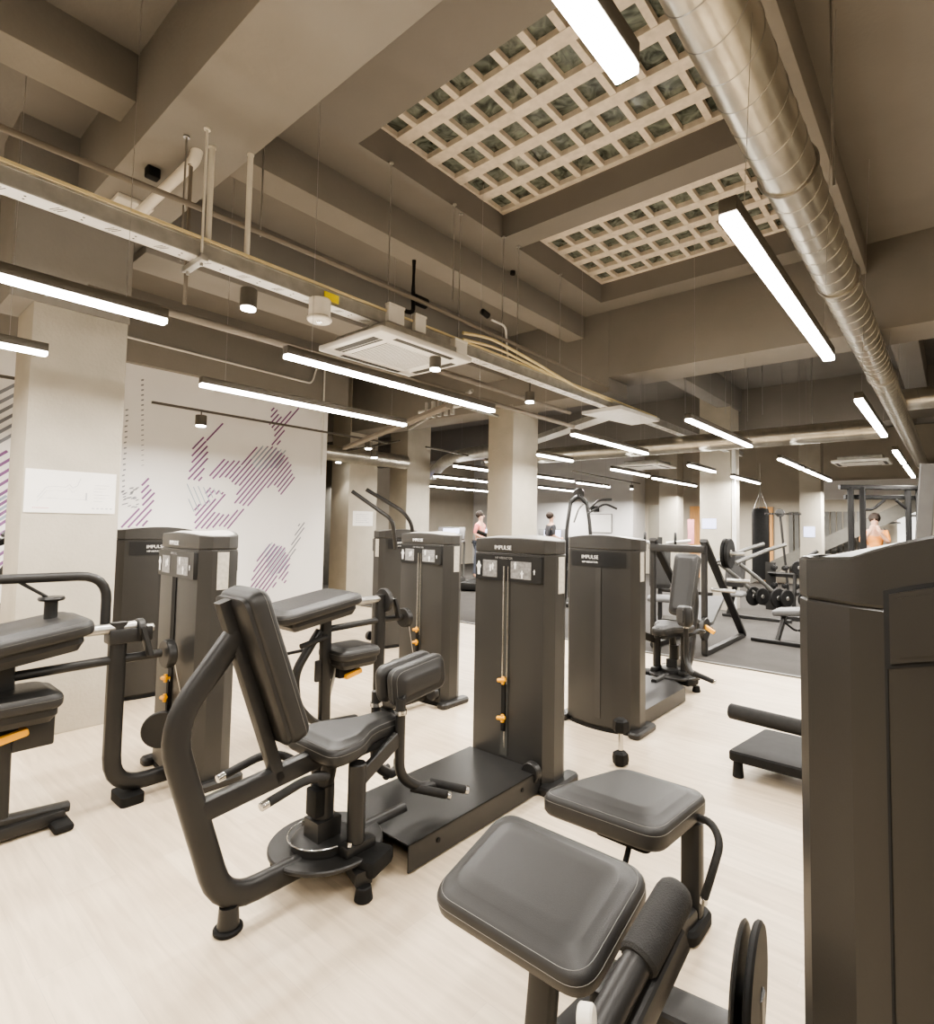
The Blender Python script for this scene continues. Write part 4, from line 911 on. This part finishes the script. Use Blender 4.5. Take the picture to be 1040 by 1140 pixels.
# dumbbell rack (rows of dumbbells)
g=thing('dumbbell_rack','low black rack of hex dumbbells behind the bench','rack',(-2.2,12.3,.012))
for z in (.45,.8):
    MB().box((0,0,z-.08),(1.4,.3,.03),R=Matrix.Rotation(-.3,3,'X')).build('shelf','frame',g)
for s in (-.7,.7): MB().sweep([(s,.1,0),(s,.1,.95)],.06,.2,n=8,sq=5).build('side_frame','frame',g)
dbp=None; k=0
for z in (.45,.8):
    for i in range(7):
        if dbp is None:
            d=thing('dumbbell','x','dumbbell',(-2.2-.6+i*.2,12.25,.012+z+.06),0,'dumbbells on the far rack'); q=MB()
            for yy in (-.09,.03): MB().lathe([(.03,0),(.055,.01),(.055,.05),(.03,.06)],(0,yy,0),(0,1,0),n=6).build('hex_head','black',d)
            MB().cyl((0,-.04,0),(0,.04,0),.014,n=8).build('handle','chrome',d); dbp=d
        else: d=dup(dbp,(-2.2-.6+i*.2,12.25,.012+z+.06),0,'x','dumbbells on the far rack')
        d['label']='black hex dumbbell on the far low rack behind the bench'
# lat pulldown with curved arms
g=thing('lat_pulldown_machine','tall black pulldown machine with curved arms against the far white wall','exercise machine',(-6.25,10.45,.012),.55)
for s in (-1,1):
    MB().sweep([(s*.28,0,.03),(s*.25,0,1.6),(s*.17,0,2.15)],.08,n=10,fil=.2).build('upright','frame',g)
MB().sweep([(-.17,0,2.15),(0,-.05,2.30),(.17,0,2.12)],.10,n=10,fil=.1).build('crossover','frame',g)
disc(MB(),(0,-.03,2.33),(0,1,.3),.12,.06).build('top_pulley','frame',g)
MB().sweep([(.2,0,1.98),(.42,-.05,2.2),(.70,-.1,2.2)],.05,n=8,fil=.1).build('pull_arm','frame',g); MB().sweep([(.2,-.1,1.9),(.55,-.1,2.12),(.8,-.15,2.0)],.045,n=8,fil=.1).build('pull_arm','frame',g)
MB().sweep([(-.1,-.2,1.7),(0,-.2,2.0),(.1,-.2,2.1)],.04,n=8,fil=.1).build('cable_arm','silver',g)
MB().box((0,0,.75),(.45,.3,1.3),bev=.03).build('weight_stack','shroud',g); MB().box((0,-.4,.05),(.5,1.0,.08),bev=.02).build('base','frame',g)
# cage rig on the right
g=thing('training_cage','black rig of uprights and top bars at the far right','cage',(-.85,11.5,.012))
for x,y in ((-.5,-.3),(-.34,-.2),(.26,.28),(.4,.38),(.5,.44)): MB().sweep([(x,y,.03),(x,y,2.36)],.09,n=8,sq=5).build('upright','black',g)
for a,b,z in (((-.65,-.4),(.75,.6),2.36),((-.6,-.2),(.75,.7),2.2)): MB().sweep([(*a,z),(*b,z)],.08,n=8,sq=5,up=(0,0,1)).build('top_bar','black',g)
MB().sweep([(-.34,-.2,1.98),(-.2,-.1,1.98),(-.05,0,2.15)],.05,n=8,fil=.08).build('pull_up_grip','black',g); MB().sweep([(.26,.28,1.98),(.1,.15,2.15)],.05,n=8).build('pull_up_grip','black',g)
# slanted silver member right
g=thing('smith_machine','silver slanted upright of a machine at the right edge above the near tower','exercise machine',(-.15,5.05,0))
MB().sweep([(-.13,0,0.02),(.02,.0,2.10)],.06,.10,n=10,sq=5).build('slanted_upright','greyup',g); MB().sweep([(.02,.05,0.02),(.16,.05,2.15)],.07,n=10,sq=5).build('upright','frame',g); MB().box((.05,.05,.03),(.5,.9,.06),bev=.02).build('base','frame',g)
# machine glimpsed at the far left behind the near column
g=thing('cross_trainer','black cross trainer glimpsed at the left edge behind the near column','exercise machine',(-6.6,1.0,0),.3)
MB().sweep([(0,.1,1.46),(.12,.12,1.40),(.12,.1,1.2),(0,0,1.0),(.1,.1,.6),(.1,.1,.08)],.07,n=10,fil=.1).build('handlebar','frame',g)
MB().box((0,.12,1.42),(.16,.2,.05),R=Matrix.Rotation(.4,3,'X'),bev=.01).build('console','black',g); MB().box((0,.12,1.44),(.10,.14,.03),R=Matrix.Rotation(.4,3,'X')).build('console_screen','galvw',g)
disc(MB(),(-.1,0,.5),(1,0,0),.28,.15).build('flywheel_cover','frame',g); MB().box((-.1,.1,.06),(.5,1.2,.1),bev=.03).build('base','frame',g)
# machine in the gap between the towers
g=thing('plate_machine','dark plate-loaded machine seen in the gap left of the nearest hip tower','exercise machine',(-6.35,7.85,.012),-.7)
MB().sweep([(0,0,.03),(0,.1,1.3),(0,-.4,1.5)],.08,n=8,fil=.2).build('upright','frame',g); MB().sweep([(-.5,0,.04),(.5,0,.04)],.1,n=8,sq=5,up=(0,0,1)).build('base_beam','frame',g)
for z,r in ((1.3,.2),(.75,.22),(.4,.17)): plate(g,(.15,-.1,z),(1,0,0),r); MB().cyl((.1,-.1,z),(.4,-.1,z),.025,n=10).build('weight_horn','galvw',g)
g=thing('seated_machine','grey seat and pale weight horns glimpsed between the second hip tower and its seat','exercise machine',(-3.85,9.1,.012),.4)
MB().sweep([(0,0,.03),(0,.2,1.45)],.08,n=8,sq=5).build('upright','frame',g); pad_on(g,'seat',rrect(.4,.4,.06),.08,Matrix.Translation((0,-.3,.42)),'greyup',stitch=False)
MB().sweep([(0,-.9,.04),(0,.5,.04)],.1,.06,n=8,sq=5,up=(0,0,1)).build('base_beam','frame',g); pad_on(g,'backrest',rrect(.34,.7,.06),.08,frame_mat((0,-.08,.95),(1,0,0),(0,-1,.15)),'vinyl',stitch=False)
for s in (-1,1): MB().cyl((s*.1,.15,1.35),(s*.5,.15,1.40),.028,n=10).build('weight_horn','galvw',g); plate(g,(s*.25,.15,1.37),(1,0,0),.17)
# treadmills
def treadmill(loc,rz,label):
    g=thing('treadmill',label,'treadmill',loc,rz,'treadmills at the far end')
    MB().box((0,0,.12),(.8,1.9,.18),bev=.03).build('deck','frame',g); MB().box((0,-.1,.215),(.5,1.5,.02)).build('running_belt','black',g)
    for s in (-1,1): MB().sweep([(s*.38,.75,.2),(s*.38,.85,1.2),(s*.38,.4,1.15)],.06,n=8,fil=.15).build('handrail','silver',g)
    MB().box((0,.86,1.38),(.78,.08,.36),R=Matrix.Rotation(-.3,3,'X'),bev=.03).build('console','greyup',g); MB().box((0,.81,1.40),(.45,.02,.24),R=Matrix.Rotation(-.3,3,'X')).build('console_screen','screenw',g)
    return g
treadmill((-10.3,10.4,.012),.5,'far treadmill at the left of the cardio row, left of the person in coral'); tm0=treadmill((-9.5,11.1,.012),.5,'far treadmill beside the person in coral, just right of them'); treadmill((-8.1,12.1,.012),.5,'far treadmill beside the person in black')
tag(MB().box((-12.3,10.57,2.30),(.05,.8,.5),R=Matrix.Rotation(.3,3,'Z')).build('wall_screen','screen'),'small blue television screen hanging far back left of the mid columns','screen')
tag(MB().b2((-10.2,17.9,2.2),(-9.9,17.98,2.4)).build('wall_speaker','black') ,'small black box high on the far white wall','speaker')
# blue notices on columns
tag(MB().b2((-4.0,11.585,1.63),(-3.72,11.6,1.83)).build('blue_notice','screenw'),'glowing pale blue notice on the column behind the press frame','notice')
tag(MB().b2((-2.86,15.485,1.47),(-2.62,15.5,1.72)).build('blue_notice','screenw'),'small pale blue notice on the far right column','notice')
tag(MB().b2((-5.9,15.9,1.2),(-5.75,16,1.9)).build('fire_extinguisher_sign','inkr'),'reddish sign on the far pale column left of the screen column','sign')
# ============================================================ PEOPLE
def person(label,loc,rz,joints,rad,edges,parts):
    t=thing('person',label,'person',loc,rz)
    def skin(name,J,E,R,m,root=0,par=None):
        me=bpy.data.meshes.new(name); me.from_pydata(J,E,[]); o=bpy.data.objects.new(name,me); COL.objects.link(o)
        md=o.modifiers.new('s','SKIN'); sv=me.skin_vertices[0].data
        for i,r in enumerate(R): sv[i].radius=(r,r) if not isinstance(r,tuple) else r; sv[i].use_root=(i==root)
        o.modifiers.new('d','SUBSURF').levels=1; o.modifiers['d'].render_levels=2
        me.materials.append(K[m]); md.use_smooth_shade=True
        dg=bpy.context.evaluated_depsgraph_get(); dg.update()
        n=bpy.data.meshes.new_from_object(o.evaluated_get(dg)); bpy.data.objects.remove(o); n.name=name
        q=bpy.data.objects.new(name,n); COL.objects.link(q); q.parent=t
        return q
    skin('body',joints,edges,rad,'skin')
    for nm,idx,ed,rr_,mm in parts['clothes']:
        J=[joints[i] for i in idx]; skin(nm,J,ed,rr_,mm)
    h=joints[parts['head']]
    hair=MB(); n=16
    hair.lathe([(.02,.118),(.07,.104),(.096,.07),(.103,.02),(.095,-.02),(.07,-.05)],(h[0],h[1]+.03,h[2]+.012),(0,.75,1),n=n); hair.build('hair','hair',t)
    fce=MB()
    for s in (-1,1): fce.lathe([(.002,-.008),(.009,0),(.002,.008)],(h[0]+s*.032,h[1]-.088,h[2]+.005),n=8)
    fce.build('eyes','black',t)
    ns=MB(); ns.cyl((h[0],h[1]-.085,h[2]+.005),(h[0],h[1]-.108,h[2]-.03),.008,r2=.014,n=8); ns.build('nose','skin',t)
    mo=MB(); mo.b2((h[0]-.022,h[1]-.096,h[2]-.058),(h[0]+.022,h[1]-.086,h[2]-.052)); mo.build('mouth','inkr',t)
    return t
def fig(arm='run'):
    J=[(0,0,.95),(0,0,1.15),(0,-.01,1.38),(0,-.01,1.47),(0,-.02,1.56),(0,-.015,1.66), # 0 pelvis 1 waist 2 chest 3 neck base 4 neck 5 head
       (.18,0,1.41),(.24,.02,1.16),(.20,-.18,1.05),(.19,-.27,1.06), (-.18,0,1.41),(-.24,.03,1.16),(-.21,-.18,1.08),(-.20,-.27,1.10), # arms 6-13
       (.09,0,.9),(.10,-.06,.50),(.10,.02,.08),(.10,-.13,.03),(-.09,0,.9),(-.10,.05,.50),(-.10,.10,.08),(-.10,-.03,.03)]
    if arm=='face':
        J[7]=(.22,-.10,1.20);J[8]=(.07,-.20,1.42);J[9]=(.04,-.16,1.55);J[11]=(-.22,-.10,1.20);J[12]=(-.07,-.20,1.42);J[13]=(-.04,-.16,1.55)
    if arm=='bike':
        J[15]=(.10,-.35,.75);J[16]=(.10,-.25,.35);J[17]=(.10,-.38,.30);J[19]=(-.10,-.30,.62);J[20]=(-.10,-.18,.22);J[21]=(-.10,-.30,.18)
    E=[(0,1),(1,2),(2,3),(3,4),(4,5),(2,6),(6,7),(7,8),(8,9),(2,10),(10,11),(11,12),(12,13),(0,14),(14,15),(15,16),(16,17),(0,18),(18,19),(19,20),(20,21)]
    R=[.13,.115,.13,.06,.05,.092,.055,.042,.032,.035,.055,.042,.032,.035,.085,.058,.04,.035,.085,.058,.04,.035]
    return J,E,R
def clothes(top,bot,long=False):
    tp=('shirt',[0,1,2,6,7,10,11],[(0,1),(1,2),(2,3),(3,4),(2,5),(5,6)],[.14,.128,.145,.066,.052,.066,.052],top)
    bt=('leggings',[0,14,15,16,18,19,20],[(0,1),(1,2),(2,3),(0,4),(4,5),(5,6)],[.138,.094,.066,.047,.094,.066,.047],bot)
    return [tp,bt]
J,E,R=fig('run'); person('person in a coral shirt on a far treadmill, seen from the side',(-9.75,11.25,.23),1.8,J,R,E,{'clothes':clothes('pink','denim'),'head':5})
J,E,R=fig('run'); person('person in a black shirt on a far treadmill right of the big mid-hall column',(-8.2,12.3,.23),2.6,J,R,E,{'clothes':clothes('blackcloth','denim'),'head':5})
J,E,R=fig('face'); person('person in orange and black behind the far cage, hands raised to the chin',(-1.20,13.2,.20),.1,J,R,E,{'clothes':clothes('orange','blackcloth'),'head':5})
st_=thing('step_box','black aerobic step box under the person in orange','step',(-1.20,13.2,.012)); MB().box((0,0,.09),(.9,.45,.18),bev=.02).build('step','black',st_)
# ============================================================ RENDER LOOK
w=bpy.data.worlds.new('world'); SC.world=w; w.use_nodes=True
w.node_tree.nodes['Background'].inputs[0].default_value=(1,.93,.84,1); w.node_tree.nodes['Background'].inputs[1].default_value=.25
SC.view_settings.view_transform='AgX'
SC.view_settings.look='AgX - Medium High Contrast'
SC.view_settings.exposure=0.52
